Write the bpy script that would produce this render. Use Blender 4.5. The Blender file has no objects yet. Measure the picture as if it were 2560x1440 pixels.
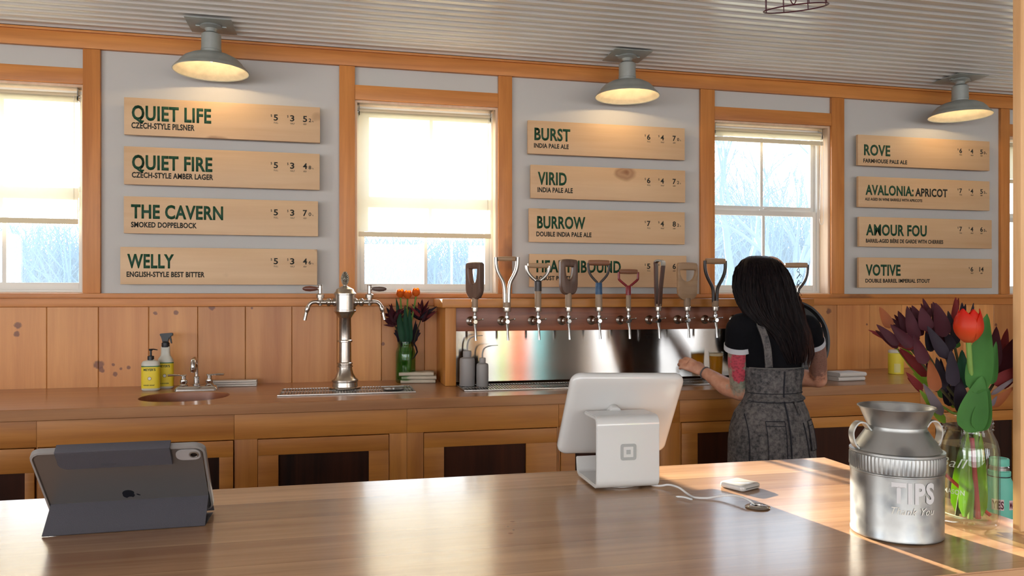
import bpy, bmesh, math, random
from mathutils import Vector, Matrix, Euler, noise
from math import sin, cos, tan, atan, pi, radians as R_
random.seed(7)
SC = bpy.context.scene
COL = SC.collection
# ---------------------------------------------------------------- camera model (X along the window wall, Y depth, Z up)
F = 1918.0; TH = R_(12.83); HC = 1.356; YH = 742.0
cT, sT = cos(TH), sin(TH)
def on_y(px, py, Y):
    X = Y*tan(TH+atan((px-1280)/F)); D = X*sT+Y*cT
    return Vector((X, Y, HC+(YH-py)/F*D))
def x_at(px, Y): return Y*tan(TH+atan((px-1280)/F))
def on_z(px, py, Z):
    D = F*(HC-Z)/(py-YH); Rr = (px-1280)/F*D
    return Vector((Rr*cT+D*sT, D*cT-Rr*sT, Z))
def on_d(px, py, D):
    Rr = (px-1280)/F*D
    return Vector((Rr*cT+D*sT, D*cT-Rr*sT, HC+(YH-py)/F*D))
WY = 4.16      # inner face of the window wall
CZ = 2.675     # ceiling
BZ = 0.966     # bar top
KZ = 0.91      # back counter top
# ---------------------------------------------------------------- mesh builder
class MB:
    def __init__(s): s.bm = bmesh.new(); s.M = Matrix.Identity(4)
    def _v(s, co): return s.bm.verts.new(s.M @ Vector(co))
    def box(s, x0, x1, y0, y1, z0, z1, bev=0, seg=2, M=None):
        old = s.M
        if M is not None: s.M = s.M @ M
        v = [s._v((x, y, z)) for z in (z0, z1) for y in (y0, y1) for x in (x0, x1)]
        s.M = old
        fs = [(0,2,3,1),(4,5,7,6),(0,1,5,4),(2,6,7,3),(0,4,6,2),(1,3,7,5)]
        faces = [s.bm.faces.new([v[i] for i in f]) for f in fs]
        if bev > 0:
            es = list({e for f in faces for e in f.edges})
            bmesh.ops.bevel(s.bm, geom=es, offset=bev, segments=seg, affect='EDGES', profile=.6)
        return s
    def rings(s, rings, cap0=True, cap1=True, closed=True):
        rv = [[s._v(p) for p in r] for r in rings]
        n = len(rv[0])
        for a, b in zip(rv, rv[1:]):
            for i in range(n if closed else n-1):
                j = (i+1) % n
                try: s.bm.faces.new((a[i], a[j], b[j], b[i]))
                except ValueError: pass
        if cap0 and n > 2: s.bm.faces.new(rv[0][::-1])
        if cap1 and n > 2: s.bm.faces.new(rv[-1])
        return s
    def loop_rings(s, rings):      # closed torus-like
        rv = [[s._v(p) for p in r] for r in rings]; n = len(rv[0]); m = len(rv)
        for k in range(m):
            a, b = rv[k], rv[(k+1) % m]
            for i in range(n):
                j = (i+1) % n; s.bm.faces.new((a[i], a[j], b[j], b[i]))
        return s
    def lathe(s, prof, n=32, c=(0,0,0), sx=1, sy=1, cap=True, axis='Z'):
        rr = []
        for r, z in prof:
            ring = []
            for i in range(n):
                a = 2*pi*i/n; x, y = max(r,1e-5)*cos(a)*sx, max(r,1e-5)*sin(a)*sy
                p = (x, y, z) if axis == 'Z' else ((z, x, y) if axis == 'X' else (y, z, x))
                ring.append((p[0]+c[0], p[1]+c[1], p[2]+c[2]))
            rr.append(ring)
        return s.rings(rr, cap, cap)
    def tube(s, pts, rad, n=8, caps=True, flat=1.0, up=(0,0,1), closed=False):
        pts = [Vector(p) for p in pts]; m = len(pts)
        if not hasattr(rad, '__len__'): rad = [rad]*m
        rr = []; prev = None
        for i, p in enumerate(pts):
            if closed: t = pts[(i+1) % m]-pts[i-1]
            else: t = (pts[min(i+1, m-1)]-pts[max(i-1, 0)])
            t = t.normalized() if t.length > 1e-9 else Vector((0,0,1))
            if prev is None:
                u = Vector(up) if abs(t.dot(Vector(up).normalized())) < .98 else Vector((1,0,0))
                a = t.cross(u).normalized()
            else:
                a = (prev - t*prev.dot(t)).normalized()
            prev = a; b = t.cross(a)
            rr.append([p+(a*cos(2*pi*k/n)+b*sin(2*pi*k/n)*flat)*rad[i] for k in range(n)])
        return s.loop_rings(rr) if closed else s.rings(rr, caps, caps)
    def prism(s, poly, y0, y1, plane='XZ', bev=0):    # polygon extruded
        f = {'XZ': lambda p, t: (p[0], t, p[1]), 'XY': lambda p, t: (p[0], p[1], t), 'YZ': lambda p, t: (t, p[0], p[1])}[plane]
        a = [s._v(f(p, y0)) for p in poly]; b = [s._v(f(p, y1)) for p in poly]; n = len(poly)
        fs = [s.bm.faces.new((a[i], a[(i+1) % n], b[(i+1) % n], b[i])) for i in range(n)]
        fs += [s.bm.faces.new(a[::-1]), s.bm.faces.new(b)]
        if bev > 0:
            bmesh.ops.bevel(s.bm, geom=list({e for q in fs[-2:] for e in q.edges}), offset=bev, segments=2, affect='EDGES')
        return s
    def ball(s, c, r, sx=1, sy=1, sz=1, n=16, rot=None):
        M = Matrix.Translation(c) @ (rot.to_matrix().to_4x4() if rot else Matrix.Identity(4)) @ Matrix.Diagonal((r*sx, r*sy, r*sz, 1))
        bmesh.ops.create_uvsphere(s.bm, u_segments=n, v_segments=max(6, n//2+2), radius=1, matrix=s.M @ M)
        return s
    def mesh(s, name, ang=35):
        bmesh.ops.recalc_face_normals(s.bm, faces=s.bm.faces[:])
        me = bpy.data.meshes.new(name); s.bm.to_mesh(me); s.bm.free()
        if ang:
            me.polygons.foreach_set('use_smooth', [True]*len(me.polygons))
            me.set_sharp_from_angle(angle=R_(ang))
        return me
    def build(s, name, mat, parent=None, ang=35, origin=None, rotz=0, recalc=True):
        me = s.mesh(name, ang)
        if origin is not None: me.transform(Matrix.Translation(-Vector(origin)))
        me.materials.append(mat)
        o = bpy.data.objects.new(name, me); COL.objects.link(o)
        if origin is not None: o.location = origin
        if rotz: o.rotation_euler.z = rotz
        if parent is not None: o.parent = parent
        return o
def tag(o, label=None, cat=None, group=None, kind=None):
    if label: o['label'] = label
    if cat: o['category'] = cat
    if group: o['group'] = group
    if kind: o['kind'] = kind
    return o
def thing(name, label, cat, loc=(0,0,0), rz=0, group=None):
    o = bpy.data.objects.new(name, None); COL.objects.link(o)
    o.location = loc; o.rotation_euler = (0, 0, rz); o.empty_display_size = .05
    return tag(o, label, cat, group)
def struct(mb, name, mat, parent=None, ang=35, **k):
    o = mb.build(name, mat, parent, ang, **k)
    if parent is None: o['kind'] = 'structure'
    return o
def copy_tree(o, parent=None):
    c = o.copy(); COL.objects.link(c); c.parent = parent
    for ch in [x for x in bpy.data.objects if x.parent == o]: copy_tree(ch, c)
    return c
def evaluated(o, name=None):     # bake modifiers into plain mesh data
    dg = bpy.context.evaluated_depsgraph_get(); dg.update()
    me = bpy.data.meshes.new_from_object(o.evaluated_get(dg), depsgraph=dg)
    o.modifiers.clear(); old = o.data; o.data = me; bpy.data.meshes.remove(old)
    return o
def remesh(o, vox, smooth=6, fac=.5, dec=0):
    m = o.modifiers.new('r', 'REMESH'); m.mode = 'VOXEL'; m.voxel_size = vox
    if smooth:
        s = o.modifiers.new('s', 'SMOOTH'); s.factor = fac; s.iterations = smooth
    evaluated(o)
    o.data.polygons.foreach_set('use_smooth', [True]*len(o.data.polygons))
    return o
def arc(cx, cy, r, a0, a1, n, ry=None):
    return [(cx+r*cos(R_(a0+(a1-a0)*i/n)), cy+(ry or r)*sin(R_(a0+(a1-a0)*i/n))) for i in range(n+1)]
def rrect(x0, x1, y0, y1, r, n=6):
    return arc(x1-r, y1-r, r, 0, 90, n)+arc(x0+r, y1-r, r, 90, 180, n)+arc(x0+r, y0+r, r, 180, 270, n)+arc(x1-r, y0+r, r, 270, 360, n)
def bez(p0, p1, p2, p3, n=12):
    o = []
    for i in range(n+1):
        t = i/n; a = (1-t)**3; b = 3*t*(1-t)**2; c = 3*t*t*(1-t); d = t**3
        o.append(Vector(p0)*a+Vector(p1)*b+Vector(p2)*c+Vector(p3)*d)
    return o
def spline(pts, k=6):      # Catmull-Rom
    P = [Vector(p) for p in pts]; P = [P[0]*2-P[1]]+P+[P[-1]*2-P[-2]]; o = []
    for i in range(1, len(P)-2):
        for j in range(k):
            t = j/k; a, b, c, d = P[i-1], P[i], P[i+1], P[i+2]
            o.append(.5*((2*b)+(c-a)*t+(2*a-5*b+4*c-d)*t*t+(3*b-a-3*c+d)*t**3))
    o.append(P[-2]); return o
# ---------------------------------------------------------------- materials
def srgb(r, g, b):
    f = lambda c: (c/255/12.92 if c/255 <= .04045 else ((c/255+.055)/1.055)**2.4)
    return (f(r), f(g), f(b), 1)
def newmat(name):
    m = bpy.data.materials.new(name); m.use_nodes = True
    nt = m.node_tree; return m, nt, nt.nodes['Principled BSDF']
def plain(name, col, rough=.5, metal=0, spec=.5, coat=0, bump=0, bscale=200, var=0, vscale=8, emis=None, estr=0, aniso=0):
    m, nt, b = newmat(name); N = nt.nodes; L = nt.links
    b.inputs['Base Color'].default_value = col if len(col) == 4 else (*col, 1)
    b.inputs['Roughness'].default_value = rough; b.inputs['Metallic'].default_value = metal
    b.inputs['Specular IOR Level'].default_value = spec; b.inputs['Coat Weight'].default_value = coat
    tc = N.new('ShaderNodeTexCoord')
    if var:
        n = N.new('ShaderNodeTexNoise'); n.inputs['Scale'].default_value = vscale; n.inputs['Detail'].default_value = 4
        L.new(tc.outputs['Object'], n.inputs['Vector'])
        mx = N.new('ShaderNodeMix'); mx.data_type = 'RGBA'
        c = b.inputs['Base Color'].default_value
        mx.inputs[6].default_value = (c[0]*(1-var), c[1]*(1-var), c[2]*(1-var), 1)
        mx.inputs[7].default_value = (min(1,c[0]*(1+var)), min(1,c[1]*(1+var)), min(1,c[2]*(1+var)), 1)
        rp = N.new('ShaderNodeMapRange'); rp.inputs[1].default_value = .3; rp.inputs[2].default_value = .7
        L.new(n.outputs['Fac'], rp.inputs[0]); L.new(rp.outputs[0], mx.inputs[0]); L.new(mx.outputs[2], b.inputs['Base Color'])
    if bump:
        n = N.new('ShaderNodeTexNoise'); n.inputs['Scale'].default_value = bscale; n.inputs['Detail'].default_value = 3
        L.new(tc.outputs['Object'], n.inputs['Vector'])
        bp = N.new('ShaderNodeBump'); bp.inputs['Strength'].default_value = bump; bp.inputs['Distance'].default_value = .002
        L.new(n.outputs['Fac'], bp.inputs['Height']); L.new(bp.outputs[0], b.inputs['Normal'])
    if emis:
        b.inputs['Emission Color'].default_value = emis; b.inputs['Emission Strength'].default_value = estr
    return m
def ramp(N, stops, interp='LINEAR'):
    r = N.new('ShaderNodeValToRGB'); cr = r.color_ramp; cr.interpolation = interp
    while len(cr.elements) > 1: cr.elements.remove(cr.elements[-1])
    cr.elements[0].position = stops[0][0]; cr.elements[0].color = stops[0][1]
    for p, c in stops[1:]:
        e = cr.elements.new(p); e.color = c
    return r
def mth(N, L, op, a, b=None, c=None):
    n = N.new('ShaderNodeMath'); n.operation = op
    for i, v in enumerate((a, b, c)):
        if v is None: continue
        if isinstance(v, (int, float)): n.inputs[i].default_value = v
        else: L.new(v, n.inputs[i])
    return n.outputs[0]
def wood(name, dark, light, grain='X', rough=.45, scale=1.0, knots=0, knotcol=None, planks=None, seam=0, tint=.18, coat=0, bump=.15, contrast=1.0, spec=.5, spots=None, rand=True):
    """procedural timber: stretched noise grain, optional knots, optional planks (axis, width)"""
    m, nt, b = newmat(name); N = nt.nodes; L = nt.links
    tc = N.new('ShaderNodeTexCoord'); src = tc.outputs['Object']
    if rand:
        oi = N.new('ShaderNodeObjectInfo'); vm = N.new('ShaderNodeVectorMath'); vm.operation = 'MULTIPLY_ADD'
        cx = N.new('ShaderNodeCombineXYZ')
        for i in range(3): L.new(oi.outputs['Random'], cx.inputs[i])
        L.new(cx.outputs[0], vm.inputs[0]); vm.inputs[1].default_value = (7.3, 5.1, 9.7); L.new(src, vm.inputs[2]); src = vm.outputs[0]
    shift = None
    if planks:
        ax, w = planks; sp = N.new('ShaderNodeSeparateXYZ'); L.new(tc.outputs['Object'], sp.inputs[0])
        q = mth(N, L, 'DIVIDE', sp.outputs['XYZ'.index(ax)], w); fl = mth(N, L, 'FLOOR', q)
        wn = N.new('ShaderNodeTexWhiteNoise'); wn.noise_dimensions = '1D'; L.new(fl, wn.inputs['W']); shift = wn.outputs['Value']
        v2 = N.new('ShaderNodeVectorMath'); v2.operation = 'MULTIPLY_ADD'; L.new(wn.outputs['Color'], v2.inputs[0]); v2.inputs[1].default_value = (11, 11, 11)
        L.new(src, v2.inputs[2]); src = v2.outputs[0]
    st = {'X': (.9, 16, 16), 'Y': (16, .9, 16), 'Z': (16, 16, .9)}[grain]
    mp = N.new('ShaderNodeMapping'); mp.inputs['Scale'].default_value = [k*scale for k in st]; L.new(src, mp.inputs['Vector'])
    n1 = N.new('ShaderNodeTexNoise'); n1.inputs['Scale'].default_value = 1.5; n1.inputs['Detail'].default_value = 7; n1.inputs['Roughness'].default_value = .62; n1.inputs['Distortion'].default_value = .35
    L.new(mp.outputs[0], n1.inputs['Vector'])
    mp2 = N.new('ShaderNodeMapping'); mp2.inputs['Scale'].default_value = [max(k*scale*.12, .6) for k in st]; L.new(src, mp2.inputs['Vector'])
    n2 = N.new('ShaderNodeTexNoise'); n2.inputs['Scale'].default_value = 1.2; n2.inputs['Detail'].default_value = 3; L.new(mp2.outputs[0], n2.inputs['Vector'])
    mix = mth(N, L, 'ADD', mth(N, L, 'MULTIPLY', n1.outputs['Fac'], .55), mth(N, L, 'MULTIPLY', n2.outputs['Fac'], .45))
    lo, hi = .5-.17/contrast, .5+.17/contrast
    rp = ramp(N, [(lo, dark), (hi, light)]); L.new(mix, rp.inputs[0]); col = rp.outputs[0]
    if shift is not None:
        hs = N.new('ShaderNodeHueSaturation'); L.new(col, hs.inputs['Color'])
        L.new(mth(N, L, 'ADD', mth(N, L, 'MULTIPLY', shift, 2*tint), 1-tint), hs.inputs['Value']); col = hs.outputs[0]
    if knots:
        mk = N.new('ShaderNodeMapping'); ks = {'X': (.6, 1, 1), 'Y': (1, .6, 1), 'Z': (1, 1, .6)}[grain]
        mk.inputs['Scale'].default_value = [k*knots for k in ks]; L.new(src, mk.inputs['Vector'])
        nd = N.new('ShaderNodeTexNoise'); nd.inputs['Scale'].default_value = 9; L.new(src, nd.inputs['Vector'])
        va = N.new('ShaderNodeVectorMath'); va.operation = 'MULTIPLY_ADD'; L.new(nd.outputs['Color'], va.inputs[0]); va.inputs[1].default_value = (.09, .09, .09); L.new(mk.outputs[0], va.inputs[2])
        vo = N.new('ShaderNodeTexVoronoi'); vo.inputs['Scale'].default_value = 1; L.new(va.outputs[0], vo.inputs['Vector'])
        kc = knotcol or (.10, .03, .012, 1)
        kr = ramp(N, [(0, (1,1,1,1)), (.045, (1,1,1,1)), (.065, (.45,.45,.45,1)), (.085, (.6,.6,.6,1)), (.12, (0,0,0,1))]); L.new(vo.outputs['Distance'], kr.inputs[0])
        mx = N.new('ShaderNodeMix'); mx.data_type = 'RGBA'; L.new(kr.outputs[0], mx.inputs[0]); L.new(col, mx.inputs[6]); mx.inputs[7].default_value = kc; col = mx.outputs[2]
    if spots:
        for (p, r, kc) in spots:
            ds = N.new('ShaderNodeVectorMath'); ds.operation = 'DISTANCE'; ds.inputs[1].default_value = p; L.new(tc.outputs['Object'], ds.inputs[0])
            nz = N.new('ShaderNodeTexNoise'); nz.inputs['Scale'].default_value = 60; L.new(tc.outputs['Object'], nz.inputs['Vector'])
            d = mth(N, L, 'ADD', ds.outputs['Value'], mth(N, L, 'MULTIPLY', mth(N, L, 'SUBTRACT', nz.outputs['Fac'], .5), r*1.1))
            mr = N.new('ShaderNodeMapRange'); L.new(d, mr.inputs[0]); mr.inputs[1].default_value = r*.75; mr.inputs[2].default_value = r*1.15; mr.inputs[3].default_value = .82; mr.inputs[4].default_value = 0
            mx = N.new('ShaderNodeMix'); mx.data_type = 'RGBA'; L.new(mr.outputs[0], mx.inputs[0]); L.new(col, mx.inputs[6]); mx.inputs[7].default_value = kc; col = mx.outputs[2]
    if planks and seam:
        fr = mth(N, L, 'FRACT', q); dd = mth(N, L, 'MINIMUM', fr, mth(N, L, 'SUBTRACT', 1, fr))
        mr = N.new('ShaderNodeMapRange'); L.new(dd, mr.inputs[0]); mr.inputs[1].default_value = 0; mr.inputs[2].default_value = seam; mr.inputs[3].default_value = .45; mr.inputs[4].default_value = 0
        mx = N.new('ShaderNodeMix'); mx.data_type = 'RGBA'; L.new(mr.outputs[0], mx.inputs[0]); L.new(col, mx.inputs[6]); mx.inputs[7].default_value = (dark[0]*.4, dark[1]*.35, dark[2]*.3, 1); col = mx.outputs[2]
    L.new(col, b.inputs['Base Color'])
    b.inputs['Roughness'].default_value = rough; b.inputs['Coat Weight'].default_value = coat; b.inputs['Coat Roughness'].default_value = .12; b.inputs['Specular IOR Level'].default_value = spec
    if bump:
        bp = N.new('ShaderNodeBump'); bp.inputs['Strength'].default_value = bump; bp.inputs['Distance'].default_value = .001
        L.new(n1.outputs['Fac'], bp.inputs['Height']); L.new(bp.outputs[0], b.inputs['Normal'])
    return m
def shader_mat(name):
    m = bpy.data.materials.new(name); m.use_nodes = True; nt = m.node_tree
    for n in list(nt.nodes):
        if n.type != 'OUTPUT_MATERIAL': nt.nodes.remove(n)
    return m, nt, nt.nodes[0]
def thin_glass(name, tint=(1,1,1,1), haze=0, hcol=(.6,.8,1,1), rough=0, gl=1.0):
    """sheet glass: Fresnel mix of reflection and straight transmission, optional tinted translucent mix imitating glare haze"""
    m, nt, out = shader_mat(name); N = nt.nodes; L = nt.links
    t = N.new('ShaderNodeBsdfTransparent'); t.inputs[0].default_value = tint
    g = N.new('ShaderNodeBsdfGlossy'); g.inputs['Roughness'].default_value = rough
    f = N.new('ShaderNodeLayerWeight'); f.inputs[0].default_value = .5; fz = mth(N, L, 'MULTIPLY_ADD', mth(N, L, 'POWER', f.outputs['Facing'], 4.0), .55, .04)
    mx = N.new('ShaderNodeMixShader'); L.new(mth(N, L, 'MULTIPLY', fz, gl), mx.inputs[0]); L.new(t.outputs[0], mx.inputs[1]); L.new(g.outputs[0], mx.inputs[2]); s = mx.outputs[0]
    if haze:
        tr = N.new('ShaderNodeBsdfTranslucent'); tr.inputs[0].default_value = hcol
        m2 = N.new('ShaderNodeMixShader'); m2.inputs[0].default_value = haze; L.new(s, m2.inputs[1]); L.new(tr.outputs[0], m2.inputs[2]); s = m2.outputs[0]
    L.new(s, out.inputs[0]); return m
M = {}
M['wall'] = plain('white plaster', (.64, .605, .565), .8, bump=.05, bscale=90, var=.02, vscale=2)
ORD, ORL = (.44, .138, .026, 1), (.78, .315, .078, 1)
M['trim_h'] = wood('pine trim along', ORD, ORL, 'X', .42, knots=.9, tint=.1)
M['trim_v'] = wood('pine trim upright', ORD, ORL, 'Z', .42, knots=.9, tint=.1)
M['wains'] = wood('pine planks upright', (.50, .17, .042, 1), (.80, .37, .115, 1), 'Z', .4, scale=.55, knots=3.2, knotcol=(.12,.035,.02,1), planks=('X', .23), tint=.17, spots=[(tuple(on_y(a, b_, WY-.014)), r_*2.0e-3, (.15, .042, .022, 1)) for a, b_, r_ in [(45,813,8.5),(42,835,7),(388,783,5),(440,782,6),(529,768,8),(246,912,11),(254,925,7),(283,912,4),(288,935,6),(302,922,3.5),(322,919,4.5),(957,860,5),(2072,778,9),(2167,811,3.5),(2210,788,6),(2490,812,5),(470,1008,4),(1040,745,4),(630,770,3)]], rand=False)
M['post'] = wood('pale pine post', (.55, .27, .10, 1), (.86, .52, .25, 1), 'Z', .5, knots=.8)
M['board'] = wood('pale pine board', (.62, .37, .19, 1), (.82, .57, .34, 1), 'X', .5, scale=.5, knots=2.6, knotcol=(.22,.075,.03,1), contrast=.8)
M['counter'] = wood('oak counter', (.33, .135, .05, 1), (.54, .26, .11, 1), 'X', .3, knots=0, planks=('Y', .13), tint=.1, coat=.25)
M['cab'] = wood('pine cabinet rail', (.35, .112, .016, 1), (.64, .262, .048, 1), 'X', .42, knots=2.8, tint=.1, knotcol=(.12,.02,.008,1))
M['cab_v'] = wood('pine cabinet stile', (.35, .112, .016, 1), (.64, .262, .048, 1), 'Z', .42, knots=2.8, tint=.1, knotcol=(.12,.02,.008,1))
M['dark'] = wood('dark burl panel', (.007, .003, .002, 1), (.085, .022, .008, 1), 'Z', .55, scale=.5, knots=7, knotcol=(.004,.002,.001,1), contrast=1.0, spec=.2)
M['redwood'] = wood('dark red tap plank', (.15, .036, .014, 1), (.36, .11, .045, 1), 'X', .35, scale=1.6, contrast=1.3)
M['basin'] = wood('red carved basin', (.22, .06, .025, 1), (.42, .16, .07, 1), 'X', .35)
M['bar'] = wood('oak bar top', (.36, .18, .09, 1), (.66, .385, .205, 1), 'X', .26, scale=1.1, planks=('Y', .117), seam=.012, tint=.22, coat=.4, bump=.3, contrast=1.3,
    spots=[((*on_z(1281, 1304, BZ)[:2], BZ), .0045, (.22,.05,.012,1)), ((*on_z(1277, 1333, BZ)[:2], BZ), .0042, (.22,.05,.012,1)), ((*on_z(1270, 1316, BZ)[:2], BZ), .002, (.05,.02,.01,1)), ((*on_z(1284, 1325, BZ)[:2], BZ), .002, (.05,.02,.01,1))], rand=False)
M['floor'] = wood('floor boards', (.16, .09, .05, 1), (.28, .17, .10, 1), 'X', .45, planks=('Y', .14), seam=.03)
M['vinyl'] = plain('white vinyl', (.80, .76, .70), .4)
M['steel'] = plain('stainless steel', (.44, .42, .40), .3, 1)
M['chrome'] = plain('polished chrome', (.60, .59, .58), .14, 1)
M['nickel'] = plain('brushed nickel', (.52, .47, .42), .26, 1, var=.1, vscale=40)
M['blackpl'] = plain('black plastic', (.012, .014, .018), .4)
M['white'] = plain('gloss white plastic', (.64, .625, .605), .18, coat=.3)
M['green_ink'] = plain('green paint', srgb(8, 70, 44), .6)
M['black_ink'] = plain('black paint', srgb(26, 30, 24), .6)
M['galv'] = plain('galvanised lamp metal', (.40, .42, .395), .45, .3, var=.08, vscale=20)
M['lamp_in'] = plain('lamp inside enamel', (.50, .45, .36), .45, var=.12, vscale=25)
M['glass'] = thin_glass('window glass', haze=.034, hcol=(.55, .78, 1, 1))  # blue haze tint stands in for outdoor glare through the panes
M['jar'] = thin_glass('jar glass', (.985, 1, .985, 1))
M['greenglass'] = thin_glass('green jar glass', (.72, .86, .74, 1))
# ================================================================ ROOM SHELL
SLX, SRX, RY = -4.2, 6.4, -4.6          # side walls, rear wall
WX = [(-1.998+2.085*k, -1.216+2.085*k) for k in range(4)]   # window openings
WX[1] = (.091, .866); WX[2] = (2.167, 2.947)
ZS, ZH = 1.373, 2.402                      # sill and head of the openings
m = MB(); m.box(SLX-.1, SRX+.1, RY-.1, WY+.14, -.08, 0); struct(m, 'floor', M['floor'])
# ribbed metal ceiling, ribs along X
m = MB(); prof = []; y = WY+.02; p = .0678
while y > RY-.1:
    prof += [(y, CZ), (y-p+.026, CZ), (y-p+.020, CZ-.006), (y-p+.015, CZ-.0095), (y-p+.011, CZ-.0095), (y-p+.006, CZ-.006)]; y -= p
prof.append((y, CZ))
prof += [(y, CZ+.05), (WY+.02, CZ+.05)]
m.prism(prof, SLX-.1, SRX+.1, 'YZ')
M['ceil'] = plain('ribbed steel ceiling', (.86, .84, .80), .24, .15, var=.03, vscale=3)
struct(m, 'ceiling', M['ceil'], ang=20)
# window wall with openings
m = MB(); T0, T1 = WY, WY+.16
m.box(SLX-.1, SRX+.1, T0, T1, 0, ZS-.02); m.box(SLX-.1, SRX+.1, T0, T1, ZH+.01, CZ+.05)
xs = [SLX-.1]+[v for a, b in WX for v in (a, b)]+[SRX+.1]
for i in range(0, len(xs), 2): m.box(xs[i], xs[i+1], T0, T1, ZS-.02, ZH+.01)
struct(m, 'wall_back', M['wall'])
# side walls
m = MB(); m.box(SRX, SRX+.1, RY-.1, WY+.14, 0, CZ+.05); struct(m, 'wall_right', M['wall'])
m = MB()
m.box(SLX-.1, SLX, RY-.1, WY+.14, 0, .9); m.box(SLX-.1, SLX, RY-.1, WY+.14, 2.2, CZ+.05)
for a, b in ((RY-.1, -3.2), (-1.6, -.6), (1.0, WY+.14)): m.box(SLX-.1, SLX, a, b, .9, 2.2)
struct(m, 'wall_left', M['wall'])
m = MB()
RW = [(-3.9, -2.1), (-1.8, 0), (.3, 1.5), (1.9, 3.34), (4.2, 4.75), (5.2, 6.1)]
m.box(SLX-.1, SRX+.1, RY-.1, RY, 0, .75); m.box(SLX-.1, SRX+.1, RY-.1, RY, 2.25, CZ+.05)
xs = [SLX-.1]+[v for a, b in RW for v in (a, b)]+[SRX+.1]
for i in range(0, len(xs), 2): m.box(xs[i], xs[i+1], RY-.1, RY, .75, 2.25)
struct(m, 'wall_front', plain('taupe wall paint', (.26, .22, .19), .7))
# trims -----------------------------------------------------------
YT = WY-.022
posts = [(-1.218, x_at(250.5, YT)), (x_at(848, YT), .091), (.866, x_at(1280.5, YT)), (x_at(1752, YT), 2.167), (2.947, x_at(2111, YT)), (x_at(2503, YT), WX[3][0])]
n = 1
for a, b in posts:
    m = MB(); m.box(a, b, YT, WY-.0005, ZS+.0005, 2.575, .002); struct(m, 'trim_%d' % n, M['trim_v'], origin=(a, YT, ZS)); n += 1
m = MB(); m.box(-2.6, 5.9, YT-.004, WY-.0005, 2.576, 2.650, .002); struct(m, 'trim_%d' % n, M['trim_h'], origin=(-2.6, YT, 2.576)); n += 1
m = MB(); m.box(-2.6, 5.9, YT-.018, WY-.0005, 2.650, CZ-.013, .003); struct(m, 'trim_%d' % n, M['trim_h'], origin=(-2.6, YT, 2.64)); n += 1
for a, b in WX:                           # headers above each window
    m = MB(); m.box(a+.0005, b-.0005, YT+.002, WY-.0005, ZH, 2.478, .002); struct(m, 'trim_%d' % n, M['trim_h'], origin=(a, YT, ZH)); n += 1
# ledge and apron under the windows; wainscot below
m = MB(); m.box(-3.2, 5.9, YT-.022, WY-.0005, ZS-.024, ZS, .003); struct(m, 'trim_%d' % n, M['trim_h'], origin=(-3.2, YT, ZS)); n += 1
m = MB(); m.box(-3.2, 5.9, YT-.004, WY-.0005, ZS-.066, ZS-.0245, .002); struct(m, 'trim_%d' % n, M['trim_h'], origin=(-3.0, YT, 1.3)); n += 1
m = MB()
x = -13*.23
while x < 5.9:
    m.box(x+.0008, x+.2292, WY-.014, WY-.0005, .02, ZS-.0665, .0022, 1); x += .23
struct(m, 'trim_%d' % n, M['wains'])
# windows ---------------------------------------------------------
M['jamb'] = wood('sunlit pine jamb', (.74, .46, .28, 1), (.90, .70, .50, 1), 'Z', .5)  # base colour lightened to stand in for sun on the jambs
M['shade'] = None
ms, nt, out = shader_mat('cream shade cloth'); N = nt.nodes; L = nt.links
t = N.new('ShaderNodeBsdfTranslucent'); t.inputs[0].default_value = (.93, .90, .80, 1)
d = N.new('ShaderNodeBsdfDiffuse'); d.inputs[0].default_value = (.85, .78, .62, 1)
tp = N.new('ShaderNodeBsdfTransparent')
a = N.new('ShaderNodeMixShader'); a.inputs[0].default_value = .3; L.new(t.outputs[0], a.inputs[1]); L.new(d.outputs[0], a.inputs[2])
b_ = N.new('ShaderNodeMixShader'); b_.inputs[0].default_value = .06; L.new(a.outputs[0], b_.inputs[1]); L.new(tp.outputs[0], b_.inputs[2]); L.new(b_.outputs[0], out.inputs[0])
M['shade'] = ms
M['hem'] = plain('shade hem bar', (.88, .74, .50), .6)
M['cord'] = plain('white bead cord', (.85, .8, .75), .5)
shades = [(1.715, 'half drawn cream roller shade in the leftmost window'), (1.678, 'cream roller shade drawn two thirds down in the middle window beside the menu boards'),
          (2.285, 'rolled up cream roller shade above the window behind the woman'), (2.1, 'cream roller shade at the far right window beyond the post')]
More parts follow.
